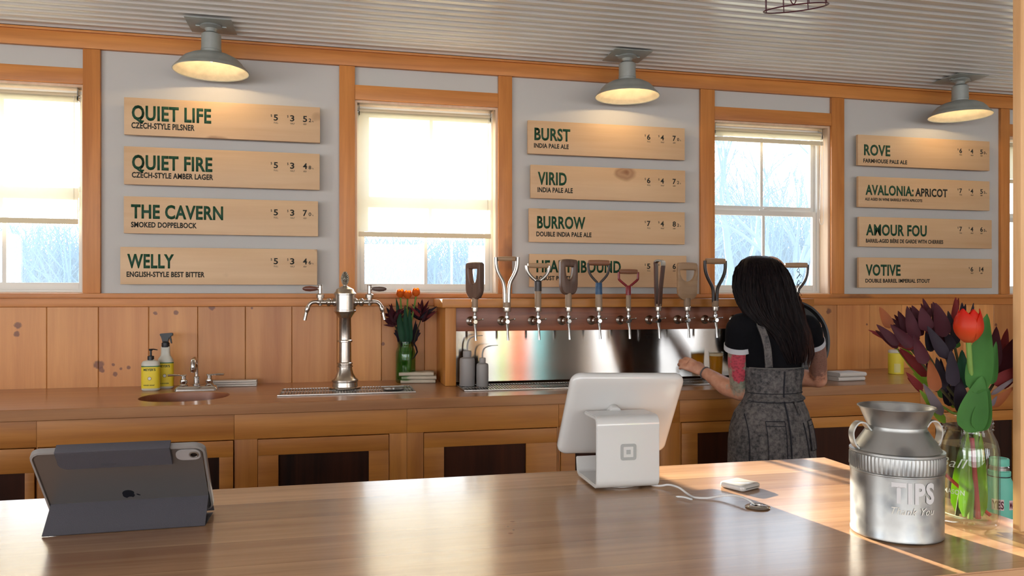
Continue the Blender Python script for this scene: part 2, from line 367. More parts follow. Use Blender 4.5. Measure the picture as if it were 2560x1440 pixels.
for k, (x0, x1) in enumerate(WX):
    xc = (x0+x1)/2
    w = MB(); jt = .012                       # jamb liner
    w.box(x0, x0+jt, WY+.001, WY+.135, ZS, ZH); w.box(x1-jt, x1, WY+.001, WY+.135, ZS, ZH)
    w.box(x0+jt, x1-jt, WY+.001, WY+.135, ZH-jt, ZH); w.box(x0+jt, x1-jt, WY+.001, WY+.135, ZS-.019, ZS+.006)
    wf = struct(w, 'window_%d' % (k+1), M['jamb'], origin=(xc, WY, ZS))
    a0, a1 = x0+jt, x1-jt
    yf = WY+.085
    w = MB(); fw = .026                       # vinyl frame
    w.box(a0, a0+fw*.6, yf, WY+.14, ZS+.006, ZH-jt); w.box(a1-fw*.6, a1, yf, WY+.14, ZS+.006, ZH-jt)
    w.box(a0+fw*.6, a1-fw*.6, yf, WY+.14, ZH-jt-.02, ZH-jt); w.box(a0+fw*.6, a1-fw*.6, yf, WY+.14, ZS+.006, ZS+.018)
    w.M = Matrix.Translation(-Vector((xc, WY, ZS))) @ w.M
    def sub(mb, name, mat, **kw):
        o = mb.build(name, mat, None, **kw); o.data.transform(Matrix.Translation(-Vector((xc, WY, ZS)))); o.parent = wf; return o
    w2 = MB(); w2.bm = w.bm; o = w2.build('frame', M['vinyl']); o.data.transform(Matrix.Translation((-xc, -WY, -ZS))); o.parent = wf
    for nm, z0, z1, yy in (('lower', ZS+.018, 1.884, yf+.008), ('upper', 1.884, ZH-jt-.02, yf+.030)):
        s0, s1 = a0+fw*.6, a1-fw*.6; sw = .026; rb = .036 if nm == 'lower' else .030; rt = .030
        w = MB(); y0, y1 = yy, yy+.020
        w.box(s0, s0+sw, y0, y1, z0, z1, .002); w.box(s1-sw, s1, y0, y1, z0, z1, .002)
        w.box(s0+sw, s1-sw, y0, y1, z0, z0+rb, .002); w.box(s0+sw, s1-sw, y0, y1, z1-rt, z1, .002)
        sh = sub(w, 'sash', M['vinyl'])
        w = MB(); w.box(xc-.009, xc+.009, y0+.006, y1-.006, z0+rb, z1-rt); mu = sub(w, 'muntin', M['vinyl'])
        w = MB(); w.box(s0+sw-.003, s1-sw+.003, y0+.009, y0+.0105, z0+rb-.003, z1-rt+.003); g = sub(w, 'pane', M['glass'], ang=0)
    w = MB(); w.box(xc-.035, xc+.035, yf-.004, yf+.008, 1.884, 1.892, .002); w.box(xc-.012, xc+.012, yf-.012, yf+.004, 1.892, 1.900, .002); sub(w, 'latch', M['vinyl'])
    # roller shade: a thing hung in the opening
    zb, lab = shades[k]; b0, b1 = a0+.008, a1-.022; ys = WY+.030
    rs = thing('roller_shade', lab, 'blind', (xc, ys, ZH-jt))
    def rsub(mb, name, mat, par=rs, **kw):
        o = mb.build(name, mat, None, **kw); o.data.transform(Matrix.Translation(-Vector((xc, ys, ZH-jt)))); o.parent = par; return o
    zr = ZH-jt-.042
    w = MB(); w.lathe([(.019, b0+.006), (.019, b1-.006)], 20, (0, ys+.008, zr), axis='X'); rsub(w, 'roller', M['hem'])
    w = MB(); w.box(b0, b1, ys-.012, ys-.0105, zb+.028, zr, 0); rsub(w, 'shade_cloth', M['shade'])
    w = MB(); w.box(b0, b1, ys-.0165, ys-.008, zb, zb+.026, .003); rsub(w, 'hem_bar', M['hem'])
    for bx in (b0, b1-.006):
        w = MB(); w.box(bx, bx+.006, ys-.012, ys+.03, zr-.022, ZH-jt-.0005, .001); w.lathe([(.010, bx-.004), (.010, bx+.010)], 14, (0, ys+.008, zr), axis='X'); rsub(w, 'bracket', M['chrome'])
    zc = min(1.76, zb-.0) if k != 2 else 1.80
    zc = 1.80 if k else 1.775
    pts = [(b1+.008, ys-.006, zr), (b1+.008, ys-.008, zc+.03)]+[(b1-.006+.014*cos(a), ys-.008, zc+.03-.030*sin(a)) for a in [i*pi/6 for i in range(1, 6)]]+[(b1-.020, ys-.008, zc+.03), (b1-.016, ys-.02, zr)]
    w = MB(); w.tube(pts, .0013, 6); rsub(w, 'bead_cord', M['cord'])
# right-hand timber post standing at the bar's end
PX0, PY0 = 1.106, 1.054
m = MB(); m.box(0, .15, 0, .016, 0, CZ-.012, .002)
pm = m.build('timber_post', M['post'], None)
tag(pm, 'upright pale pine post board rising past the right end of the bar', 'post'); pm.location = (PX0, PY0, 0)
# ================================================================ CAMERA, WORLD, LIGHT
cam = bpy.data.cameras.new('camera'); co = bpy.data.objects.new('camera', cam); COL.objects.link(co)
co.location = (0, 0, HC); co.rotation_euler = (pi/2, 0, -TH); cam.sensor_width = 36; cam.lens = F/2560*36
cam.shift_y = (YH-720)/2560; cam.clip_start = .05; cam.clip_end = 300
SC.camera = co
w = bpy.data.worlds.new('sky'); SC.world = w; w.use_nodes = True; nt = w.node_tree; N = nt.nodes; L = nt.links
bg = N['Background']; tc = N.new('ShaderNodeTexCoord'); sp = N.new('ShaderNodeSeparateXYZ'); L.new(tc.outputs['Generated'], sp.inputs[0])
rp = ramp(N, [(0, (.75, .85, 1, 1)), (.5, (.80, .88, 1, 1)), (.56, (.9, .95, 1, 1)), (.8, (.55, .72, 1, 1))])
L.new(mth(N, L, 'MULTIPLY_ADD', sp.outputs[2], .5, .5), rp.inputs[0]); L.new(rp.outputs[0], bg.inputs[0]); bg.inputs[1].default_value = 4.8
sun = bpy.data.lights.new('sun', 'SUN'); sun.energy = 33; sun.color = (1, .89, .72); sun.angle = R_(.55)
so = bpy.data.objects.new('sun', sun); COL.objects.link(so)
az, el = R_(11.2), R_(11.5)
dv = Vector((sin(az)*cos(el), -cos(az)*cos(el), -sin(el)))      # direction the light travels
so.rotation_euler = dv.to_track_quat('-Z', 'Y').to_euler(); so.location = (0, 8, 5)
def area(name, loc, rot, sx, sy, pw, col=(1,1,1), portal=False):
    l = bpy.data.lights.new(name, 'AREA'); l.shape = 'RECTANGLE'; l.size = sx; l.size_y = sy; l.energy = pw; l.color = col
    if portal: l.cycles.is_portal = True
    o = bpy.data.objects.new(name, l); COL.objects.link(o); o.location = loc; o.rotation_euler = rot; return o
for a, b in RW:                            # area lamps added in the rear openings to fill the room
    area('fill_light', ((a+b)/2, RY-.02, 1.5), (-pi/2, 0, pi), b-a, 1.5, 13*(b-a)*1.5, (1, .97, .93))
for a, b in ((-3.2, -1.6), (-.6, 1.0)):  # more added fill, from unseen openings in the left wall
    area('fill_light', (SLX-.02, (a+b)/2, 1.55), (pi/2, 0, -pi/2), b-a, 1.3, 16*(b-a)*1.3, (1, .97, .93))
vs = SC.view_settings; vs.view_transform = 'Standard'; vs.look = 'None'; vs.exposure = 0; vs.gamma = 1; vs.use_curve_mapping = False
cy = SC.cycles; cy.use_denoising = True; cy.max_bounces = 6; cy.diffuse_bounces = 2; cy.glossy_bounces = 3; cy.transmission_bounces = 6; cy.transparent_max_bounces = 16
cy.caustics_reflective = False; cy.caustics_refractive = False; cy.sample_clamp_indirect = 4; cy.sample_clamp_direct = 0
cy.use_adaptive_sampling = True; cy.adaptive_threshold = .05; cy.adaptive_min_samples = 16
# ================================================================ OUTSIDE
M['ground_out'] = plain('winter grass', (.42, .37, .24), .9, var=.25, vscale=.6)
m = MB(); m.box(-60, 80, WY+.3, 140, -1.0, -.6); gr = m.build('ground', M['ground_out'], None); gr['kind'] = 'structure'
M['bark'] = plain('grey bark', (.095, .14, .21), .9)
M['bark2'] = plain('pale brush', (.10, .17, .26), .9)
def tree_mesh(seed, H, depth=6, spread=.5):
    rnd = random.Random(seed); mb = MB()
    def br(p, d, L_, r, k):
        n = 3; pts = [p]; dd = d.copy()
        for i in range(n):
            dd = (dd+Vector((rnd.uniform(-1,1), rnd.uniform(-1,1), rnd.uniform(-.5,1)))*.16).normalized(); pts.append(pts[-1]+dd*L_/n)
        mb.tube(pts, [r, r*.9, r*.8, r*.68], 6 if k > 3 else 3, False)
        if k == 0: return
        for i in range(2 if k > 4 else rnd.choice((2, 3, 3))):
            a = rnd.uniform(0, 2*pi); u = dd.cross(Vector((0,0,1))+Vector((.01,0,0))).normalized(); v = dd.cross(u)
            nd = (dd+(u*cos(a)+v*sin(a))*rnd.uniform(.45, .95)*spread*1.7+Vector((0,0,.12))).normalized()
            br(pts[-1] if i else pts[rnd.choice((2, 3))], nd, L_*rnd.uniform(.66, .86), r*rnd.uniform(.5, .66), k-1)
    br(Vector((0,0,0)), Vector((rnd.uniform(-.08,.08), 0, 1)), H*.26, H*.021, depth)
    return mb
tm = []
for s in range(3):
    o = tree_mesh(20+s, 9, 6, .34).build('bare_tree', M['bark'], None); tag(o, 'bare leafless tree standing outside beyond the windows', 'tree', 'bare trees outside the windows'); tm.append(o)
rnd = random.Random(3); spots = []
for _ in range(4000):
    az_ = R_(rnd.uniform(24.5, 39)); d_ = rnd.uniform(11, 31); p_ = (d_*tan(az_), d_)
    if all(math.dist(p_, q[:2]) > 2.0*(1.0+q[2])*.98 for q in spots) and len(spots) < 18: spots.append((*p_, 1.0))
NT = len(spots)
for a_, d_ in ((1.5, 33), (6.5, 33), (12, 33), (-20.5, 33), (-15.5, 33)): spots.append((d_*tan(R_(a_)), d_, .5))
for i, (x, y, s_) in enumerate(spots):
    o = tm[i] if i < 3 else tm[i % 3].copy()
    if i >= 3: COL.objects.link(o)
    o.location = (x, y, -.6); s = rnd.uniform(.85, 1.15) if i < NT else .5; o.scale = (s, s, s); o.rotation_euler.z = rnd.uniform(0, 6.28)
# brush belt (one uncountable mass)
mb = MB(); rnd = random.Random(5)
for i in range(13000):
    a_ = R_(rnd.uniform(-24, 42)); d_ = rnd.uniform(38, 50); x, y = d_*tan(a_), d_
    h = rnd.uniform(2.4, 7.4)*(1+.35*noise.noise(Vector((x*.15, y*.15, 0))))*(1.0 if x < 14 else 1.6); p = Vector((x, y, -.6+rnd.uniform(0, .8))); d = Vector((rnd.gauss(0, .5), rnd.gauss(0, .3), 1)).normalized()
    mb.tube([p, p+d*h*.5, p+d*h*.5+Vector((rnd.gauss(0,.3), 0, .5))*h*.6], [.045, .034, .010], 3, False)
o = mb.build('hedgerow', M['bark2'], None); tag(o, 'pale tangled winter brush beyond the window glass', 'brush', kind='stuff')
# ================================================================ LETTERING
def text_bm(s, shear=0, bold=0.0, spacing=1.0):
    c = bpy.data.curves.new('t', 'FONT'); c.body = s; c.size = 1; c.shear = shear; c.offset = bold; c.space_character = spacing; c.resolution_u = 3
    o = bpy.data.objects.new('t', c); COL.objects.link(o)
    dg = bpy.context.evaluated_depsgraph_get(); dg.update()
    me = bpy.data.meshes.new_from_object(o.evaluated_get(dg), depsgraph=dg)
    bpy.data.objects.remove(o); bpy.data.curves.remove(c)
    return me
CAP = None
def lettering(name, s, mat, parent, x0, z0, w=None, h=.05, y=-.0004, bold=.02, shear=0, cond=None, fn=None, th=.0006, spacing=1.05):
    """text in the XZ plane facing -Y; fitted to width w and cap height h (parent's local space)"""
    global CAP
    if CAP is None:
        t = text_bm('H', bold=.02); CAP = max(v.co.y for v in t.vertices)
    me = text_bm(s, shear, bold, spacing)
    xs = [v.co.x for v in me.vertices]; a, b = min(xs), max(xs)
    sz = h/CAP; sx = (w/(b-a)) if w else sz*(cond or .8)
    if fn:
        bm = bmesh.new(); bm.from_mesh(me)
        for _ in range(4):
            el_ = [e for e in bm.edges if e.calc_length()*max(sx, sz) > .004]
            if not el_: break
            bmesh.ops.subdivide_edges(bm, edges=el_, cuts=1, use_grid_fill=False); bmesh.ops.triangulate(bm, faces=bm.faces[:])
        bm.to_mesh(me); bm.free()
    for v in me.vertices:
        X = x0+(v.co.x-a)*sx; Z = z0+v.co.y*sz
        v.co = fn(X, Z) if fn else (X, y, Z)
    bm = bmesh.new(); bm.from_mesh(me)
    if not fn:
        r = bmesh.ops.extrude_face_region(bm, geom=bm.faces[:])
        bmesh.ops.translate(bm, verts=[e for e in r['geom'] if isinstance(e, bmesh.types.BMVert)], vec=(0, -th, 0))
        bmesh.ops.recalc_face_normals(bm, faces=bm.faces[:])
    bm.to_mesh(me); bm.free(); me.materials.clear(); me.materials.append(mat); me.name = name
    o = bpy.data.objects.new(name, me); COL.objects.link(o); o.parent = parent
    return o
# ================================================================ MENU BOARDS
YB = 4.098     # front face of the boards
BOARDS = [ # TL, TR, BR, BL corners; title (text,x0,x1,top,base); style; price columns
 ('left', [(309,241),(800,270),(800,357),(311,336)], [('QUIET LIFE',329.5,528,263,298.5)], ('CZECH-STYLE PILSNER',328.5,486.5,305.5,319.7), 301, ('5','3','5','.2')),
 ('left', [(309,365),(799,385),(799,475),(310,460)], [('QUIET FIRE',330,531,387,422)], ('CZECH-STYLE AMBER LAGER',329.5,533,430,443.2), 420, ('5','3','4','.8')),
 ('left', [(307.5,489),(795,504.5),(795,592),(311,582)], [('THE CAVERN',327.6,557.8,511,544.5)], ('SMOKED DOPPELBOCK',327.6,492,554.6,567.4), 538, ('5','3','7','.0')),
 ('left', [(300,616),(793,624.5),(793,713),(301,710)], [('WELLY',318,435,635,669)], ('ENGLISH-STYLE BEST BITTER',316.5,511.5,679,691.7), 660, ('5','3','4','.6')),
 ('middle', [(1319,302),(1712,319),(1712,399),(1321,385)], [('BURST',1336,1425.6,319.4,349)], ('INDIA PALE ALE',1335,1421.8,357.7,368.6), 349, ('6','4','7','.0')),
 ('middle', [(1326,411),(1713,427),(1713,507),(1328,494)], [('VIRID',1344.5,1416.7,429.8,460.5)], ('INDIA PALE ALE',1344,1431.9,468,479.8), 457.6, ('6','4','7','.2')),
 ('middle', [(1322,520),(1712,531),(1712,611),(1324,605)], [('BURROW',1342.8,1463.3,540.3,569.7)], ('DOUBLE INDIA PALE ALE',1340.8,1478.6,579,590.2), 565, ('7','4','8','.2')),
 ('middle', [(1323,633),(1716,641),(1716,720),(1325,716)], [('HEARTHBOUND',1341,1552,650.7,679.7)], ('ROBUST PORTER',1339.8,1436,689.8,700), 671.7, ('5','3','6','.5')),
 ('right', [(2145,340),(2474,350),(2474,424),(2145,416)], [('ROVE',2160,2225.5,361,386.9)], ('FARMHOUSE PALE ALE',2158.4,2267.8,396.4,405.8), 382.5, ('6','4','5','.0')),
 ('right', [(2145,441),(2475,453),(2473,526),(2147,518)], [('AVALONIA:',2163.8,2283.9,462,486),('APRICOT',2288.2,2368.4,470.7,490)], ('ALE AGED IN WINE BARRELS WITH APRICOTS',2162.4,2305.4,494,500.6), 482.4, ('7','4','5','.5')),
 ('right', [(2148,544),(2480,548),(2479,619),(2148,619)], [('AMOUR FOU',2165,2316.7,560.6,587.3)], ('BARREL-AGED BIÈRE DE GARDE WITH CHERRIES',2164.6,2357.8,597,606), 578, ('7','4','6','.5')),
 ('right', [(2148,643),(2480,648),(2480,720),(2147,719)], [('VOTIVE',2164.3,2251.3,661.3,688)], ('DOUBLE BARREL IMPERIAL STOUT',2163.5,2324.7,697,706), 678.5, (None,'6','14','')),
]
PCOL = {'left': (690, 731, 763), 'middle': (1622, 1656, 1686), 'right': (2402, 2430, 2454)}
WHERE = {'left': 'left white panel', 'middle': 'middle white panel above the taps', 'right': 'right white panel behind the flowers'}
ORDN = ['topmost of four', 'second from the top', 'third from the top', 'lowest of four']
for i, (pan, cn, titles, sub, pb, pr) in enumerate(BOARDS):
    P = [on_y(px, py, YB) for px, py in cn]
    x0 = (P[0].x+P[3].x)/2; x1 = (P[1].x+P[2].x)/2; z1 = (P[0].z+P[1].z)/2; z0 = (P[2].z+P[3].z)/2
    t = thing('menu_sign', 'pine menu board, %s on the %s' % (ORDN[i % 4], WHERE[pan]), 'menu board', (x0, YB, z0), 0, 'pine menu boards on the wall')
    m = MB(); m.box(0, x1-x0, 0, .019, 0, z1-z0, .0015); pl = m.build('plank', M['board'], t)
    for bx in (.12, x1-x0-.16):
        m = MB(); m.box(bx, bx+.04, .0192, WY-YB-.0006, .02, z1-z0-.02); m.build('batten', M['board'], t)
    for (s, a, b, tp, bs) in titles:
        p = on_y(a, bs, YB); q = on_y(b, bs, YB); h = on_y(a, tp, YB).z-p.z
        lettering('title_lettering', s, M['black_ink' if s == 'APRICOT' else 'green_ink'], t, p.x-x0, p.z-z0, q.x-p.x, h, bold=.03, y=-.0001)
    s, a, b, tp, bs = sub; p = on_y(a, bs, YB); q = on_y(b, bs, YB); h = (on_y(a, tp, YB).z-p.z)
    lettering('style_lettering', s, M['black_ink'], t, p.x-x0, p.z-z0, q.x-p.x, h, bold=.032, y=-.0001)
    pz = on_y(PCOL[pan][0 if pr[0] else 1], pb, YB).z-z0
    # one part for the price figures
    k = {'left': 1, 'middle': .97, 'right': .94}[pan]; me_all = []
    for c, v in enumerate(pr[:3]):
        if v is None: continue
        px = on_y(PCOL[pan][c], pb, YB).x-x0
        fs = [(v, px-.0115*k*(1.6 if len(v) > 1 else 1), pz, .030*k, .021*k*(1.6 if len(v) > 1 else 1), .02)]
        if c < 2: fs += [('$', px-.026*k, pz+.018*k, .012*k, .007*k, 0)]
        fs += [(('FULL', 'HALF', 'ABV')[c], px-.010*k, pz-.0165*k, .0085*k, (.021, .021, .018)[c]*k, 0)]
        if c == 2 and pr[3]: fs += [(pr[3][1:], px+.017*k, pz, .018*k, .013*k, .01), ('%', px+.034*k, pz, .007*k, .008*k, 0)]
        for (tx, ax, az_, hh, ww, bo) in fs: me_all.append(lettering('price_lettering', tx, M['black_ink'], t, ax, az_, ww, hh, bold=bo, y=-.0001))
    bm = bmesh.new()
    for o in me_all: bm.from_mesh(o.data)
    bm.to_mesh(me_all[0].data); bm.free()
    for o in me_all[1:]: bpy.data.objects.remove(o)
# ================================================================ CEILING LAMPS
def make_lamp():
    t = thing('ceiling_lamp', '', 'ceiling lamp', (0,0,0))
    m = MB(); m.box(-.105, .105, -.105, .105, -.0145, -.0115, .0005); m.build('mounting_plate', M['galv'], t)
    m = MB(); m.lathe([(.05, -.0150), (.052, -.022), (.030, -.030), (.022, -.046), (.036, -.050)], 28); m.box(-.07, -.045, -.008, .008, -.021, -.0150, .002); m.box(.045, .07, -.008, .008, -.021, -.0150, .002); m.build('canopy', M['galv'], t)
    m = MB(); m.lathe([(.022, -.044), (.036, -.052), (.045, -.058), (.0455, -.125), (.047, -.1255), (.047, -.133), (.045, -.1335), (.045, -.150)], 32); m.build('neck', M['galv'], t)
    m = MB(); m.lathe([(.044, -.145), (.060, -.150), (.095, -.160), (.125, -.176), (.143, -.195), (.152, -.210), (.158, -.214), (.169, -.226), (.173, -.232)], 48, cap=False)
    s = m.build('lamp_shade', M['galv'], t)
    m = MB(); m.lathe([(.173, -.2322), (.168, -.2275), (.157, -.2160), (.150, -.2115), (.141, -.197), (.123, -.178), (.094, -.1625), (.060, -.1525), (.001, -.150)], 48, cap=False)
    m.build('shade_lining', M['lamp_in'], s)
    m = MB(); m.lathe([(.172, -.231), (.1745, -.2335), (.172, -.236), (.169, -.2335), (.172, -.231)], 48, cap=False); m.build('rim', M['galv'], s)
    m = MB(); m.lathe([(.016, -.120), (.016, -.140), (.024, -.150), (.028, -.162), (.024, -.176), (.010, -.185), (.001, -.187)], 20)
    m.build('bulb', plain('lit bulb', (1, .9, .7), .4, emis=(1, .78, .45, 1), estr=2.5), t)
    return t
L0 = make_lamp(); lamps = [L0, copy_tree(L0), copy_tree(L0)]
for o, (x, y), lb in zip(lamps, [(-.592, 3.925), (1.532, 3.915), (3.645, 3.893)],
    ['grey metal barn lamp on the ceiling above the left menu boards', 'grey metal barn lamp on the ceiling above the middle menu boards', 'grey metal barn lamp on the ceiling above the right menu boards']):
    o.location = (x, y, CZ); o['label'] = lb; o['group'] = 'barn lamps on the ceiling'; o['category'] = 'ceiling lamp'
    l = bpy.data.lights.new('lamp_light', 'POINT'); l.energy = 2.0; l.color = (1, .74, .42); l.shadow_soft_size = .012
    lo = bpy.data.objects.new('lamp_light', l); COL.objects.link(lo); lo.location = (x, y, CZ-.203)
# ================================================================ BACK COUNTER
# cabinet body under it
SINK = (-.665, 3.675, .188, .180)
def ov(n=40, k=1.0, dz=0, e=.9):
    o = []
    for i in range(n):
        a = 2*pi*i/n; c, s = cos(a), sin(a)
        o.append((SINK[0]+SINK[2]*k*math.copysign(abs(c)**e, c), SINK[1]+SINK[3]*k*math.copysign(abs(s)**e, s), dz))
    return o
m = MB(); YC = 3.38; KX0, KX1 = -3.1, 5.4; th = .047
bm = m.bm; outer = [bm.verts.new(p) for p in ((KX0, YC+.003, KZ), (KX1, YC+.003, KZ), (KX1, WY-.0145, KZ), (KX0, WY-.0145, KZ))]
inner = [bm.verts.new((x, y, KZ)) for x, y, z in ov()]
e = [bm.edges.new((outer[i], outer[(i+1) % 4])) for i in range(4)]+[bm.edges.new((inner[i], inner[(i+1) % 40])) for i in range(40)]
bmesh.ops.triangle_fill(bm, use_beauty=True, edges=e, use_dissolve=False)
r = bmesh.ops.extrude_face_region(bm, geom=bm.faces[:]); vv = [g for g in r['geom'] if isinstance(g, bmesh.types.BMVert)]
bmesh.ops.translate(bm, verts=vv, vec=(0, 0, -th))
m.prism([(YC+.003, KZ), (YC, KZ-.003), (YC, KZ-th+.003), (YC+.003, KZ-th)], KX0, KX1, 'YZ')
ct = m.build('worktop', M['counter'], None, 30)
tag(ct, 'long oak back worktop with a carved wooden sink', 'worktop')
m = MB(); m.rings([ov(dz=KZ-.004, k=1.0), ov(dz=KZ-.03, k=.985), ov(dz=KZ-.09, k=.94), ov(dz=KZ-.125, k=.80), ov(dz=KZ-.135, k=.4), ov(dz=KZ-.137, k=.05)], False, True)
m.rings([ov(dz=KZ-.004, k=1.0), ov(dz=KZ-.004, k=1.03), ov(dz=KZ-.046, k=1.03)], False, False)
b = m.build('basin', M['basin'], ct, 40)
m = MB(); m.lathe([(.022, 0), (.022, .004), (.018, .005), (.001, .005)], 20, (SINK[0], SINK[1], KZ-.137)); m.build('drain', M['chrome'], b)
# cabinets
YF = 3.405
def cabinet(name, label, xa, xb, doors, open_bay=False, group='pine base cabinets under the worktop'):
    t = thing(name, label, 'cabinet', (xa, YF, 0), 0, group); W = xb-xa
    c = MB(); top = KZ-th-.0005
    c.box(.0, .018, .022, .70, .09, top-.001); c.box(W-.018, W, .022, .70, .09, top-.001); c.box(.018, W-.018, .68, .70, .09, top-.001); c.box(.018, W-.018, .022, .68, .09, .108); c.box(.03, W-.03, .06, .5, .0, .09)
    c.build('carcass', M['cab'], t)
    c = MB(); c.box(0, W, 0, .0215, .755, top, .001); c.build('apron_rail', M['cab'], t)
    xs_ = sorted({0, W-.05}|{v for d in doors for v in (d[0]-xa-.055, )})
    st = [(0, doors[0][0]-xa-.002)] if doors else []
    for d, d2 in zip(doors, doors[1:]): st.append((d[1]-xa+.002, d2[0]-xa-.002))
    st.append((doors[-1][1]-xa+.002, W))
    for a, b in st:
        if b-a > .004:
            c = MB(); c.box(a, b, 0, .0215, .09, .7545, .001); c.build('stile', M['cab_v'], t)
    for (d0, d1, i0, i1, zt) in doors:
        d0 -= xa; d1 -= xa; i0 -= xa; i1 -= xa
        dr = MB(); y0, y1 = -.006, .016; zb_ = .11
        dr.box(d0, d1, y0, y1, zt, .752, .0015); dr.box(d0, i0, y0, y1, zb_, zt, .0015); dr.box(i1, d1, y0, y1, zb_, zt, .0015); dr.box(i0, i1, y0, y1, zb_, zb_+.06, .0015)
        do = dr.build('door', M['cab'], t)
        p = MB(); p.box(i0+.0005, i1-.0005, .004, .010, zb_+.06, zt-.0005); p.build('panel', M['dark'], do)
        k = MB(); k.lathe([(.008, -.006), (.008, -.016), (.015, -.022), (.015, -.028), (.001, -.031)], 18, (d1-.03, 0, .42), axis='Y'); k.build('knob', M['nickel'], do)
    return t
def kx(px): return x_at(px, YF-.004)
cabinet('base_cabinet', 'pine base cabinet under the left end of the worktop, beyond the tablet', -2.35, kx(90), [(kx(-420), kx(-60), kx(-380), kx(-100), .655), (kx(-40)-.02, kx(86), kx(-20), kx(62), .655)])
ZD = .684
cabinet('base_cabinet', 'pine base cabinet with dark panels under the carved sink', kx(90)+.001, kx(585), [(kx(95), kx(345), kx(118), kx(305), ZD), (kx(350), kx(583), kx(395), kx(548), ZD)])
cabinet('base_cabinet', 'pine base cabinet with one dark panel below the nickel beer tower', kx(585)+.001, kx(1017), [(kx(645), kx(972), kx(696), kx(922), ZD)])
cabinet('base_cabinet', 'pine base cabinet with one dark panel left of the white payment stand', kx(1017)+.001, kx(1397), [(kx(1060), kx(1392), kx(1110), kx(1315), .687)])
cabinet('base_cabinet', 'pine base cabinet half hidden by the white payment stand', kx(1397)+.001, kx(1700), [(kx(1402), kx(1650), kx(1438), kx(1610), .687)])
cabinet('base_cabinet', 'pine base cabinet with a dark opening behind the woman', kx(1700)+.001, x_at(2300, YF), [(kx(1704), kx(2296), kx(1744), kx(2262), .70)])
cabinet('base_cabinet', 'pine base cabinet with a dark panel behind the vase of flowers', x_at(2300, YF)+.001, x_at(2575, YF), [(kx(2304), kx(2572), kx(2338), kx(2533), .70)])
# ================================================================ TAP CABINET
TX0, TX1, TYF = x_at(1113, 3.80), x_at(2025, 3.80), 3.80
zc0, zc1 = 1.3475, 1.302
t = thing('tap_cabinet', 'wooden tap cabinet on the worktop with a dark red tap plank and steel splashback', 'tap cabinet', ((TX0+TX1)/2, 3.98, KZ)); ox, oy, oz = (TX0+TX1)/2, 3.98, KZ
def tsub(mb, name, mat, par=t, **k):
    o = mb.build(name, mat, None, **k); o.data.transform(Matrix.Translation((-ox, -oy, -oz))); o.parent = par; return o
m = MB(); m.box(TX0, TX0+.055, TYF, WY-.0215, KZ+.0005, zc1-.0005, .003); tsub(m, 'side_panel', M['cab_v'])
m = MB(); m.box(TX1-.055, TX1, TYF, WY-.0215, KZ+.0005, zc1-.0005, .003); tsub(m, 'side_panel', M['cab_v'])
m = MB(); m.box(TX0-.02, TX1+.0, TYF-.04, WY-.0435, zc1, zc1+.044, .005); m.box(TX0+.001, TX1, WY-.0435, WY-.0275, zc1, zc1+.002); tsub(m, 'top_cap', M['cab'])
m = MB(); m.box(TX0+.0555, TX1-.0555, TYF+.012, TYF+.05, 1.183, zc1-.0005, .001); tsub(m, 'tap_plank', M['redwood'])
m = MB(); m.box(TX0+.0555, TX1-.0555, TYF+.016, TYF+.018, KZ+.018, 1.1825, 0)
M['splash'] = None
ms, nt, b = newmat('brushed splashback'); N = nt.nodes; L = nt.links
b.inputs['Base Color'].default_value = (.50, .485, .465, 1); b.inputs['Metallic'].default_value = 1; b.inputs['Roughness'].default_value = .30; b.inputs['Anisotropic'].default_value = 1.0; b.inputs['Anisotropic Rotation'].default_value = .25
tg = N.new('ShaderNodeTangent'); tg.direction_type = 'RADIAL'; tg.axis = 'Z'; L.new(tg.outputs[0], b.inputs['Tangent'])
tc = N.new('ShaderNodeTexCoord'); mp = N.new('ShaderNodeMapping'); mp.inputs['Scale'].default_value = (3, 1, 160); L.new(tc.outputs['Object'], mp.inputs[0])
nn = N.new('ShaderNodeTexNoise'); nn.inputs['Scale'].default_value = 2; nn.inputs['Detail'].default_value = 5; L.new(mp.outputs[0], nn.inputs[0])
mr = N.new('ShaderNodeMapRange'); L.new(nn.outputs[0], mr.inputs[0]); mr.inputs[3].default_value = .12; mr.inputs[4].default_value = .18; L.new(mr.outputs[0], b.inputs['Roughness'])
tsub(m, 'splashback', ms, ang=0)
# drip tray of the tap wall (rests on the worktop, under the taps)
dx0, dx1, dy0, dy1 = TX0+.058, TX1-.058, on_z(1240, 977, KZ).y, TYF+.012
t2 = thing('drip_tray', 'long slotted steel drip tray under the row of taps', 'drip tray', ((dx0+dx1)/2, (dy0+dy1)/2, KZ)); qx, qy = (dx0+dx1)/2, (dy0+dy1)/2
def tray(t2, qx, qy, dx0, dx1, dy0, dy1, step, slantd=.006, hole=None):
    m = MB(); w = .010
    for a in ((dx0, dx1, dy0, dy0+w), (dx0, dx1, dy1-w, dy1), (dx0, dx0+w, dy0+w, dy1-w), (dx1-w, dx1, dy0+w, dy1-w)): m.box(a[0]-qx, a[1]-qx, a[2]-qy, a[3]-qy, .0005, .0065, .001)
    m.build('tray_rim', M['steel'], t2)
    m = MB(); m.box(dx0+w-qx, dx1-w-qx, dy0+w-qy, dy1-w-qy, .0005, .002); m.build('tray_bottom', plain('dull steel', (.25, .25, .24), .4, 1), t2)
    m = MB(); x = dx0+w+step
    while x < dx1-w-.004-slantd:
        if not (hole and abs(x+slantd/2-hole[0]) < hole[2]):
            m.prism([(x-qx, dy0+w-qy), (x+step*.5-qx, dy0+w-qy), (x+step*.5+slantd-qx, dy1-w-qy), (x+slantd-qx, dy1-w-qy)], .004, .0055, 'XY')
        x += step
    for yy in ((dy0+dy1)/2-.002-qy,): m.box(dx0+w-qx, dx1-w-qx, yy, yy+.004, .0035, .0058)
    m.build('grate', M['steel'], t2)
tray(t2, qx, qy, dx0, dx1, dy0, dy1, .014)
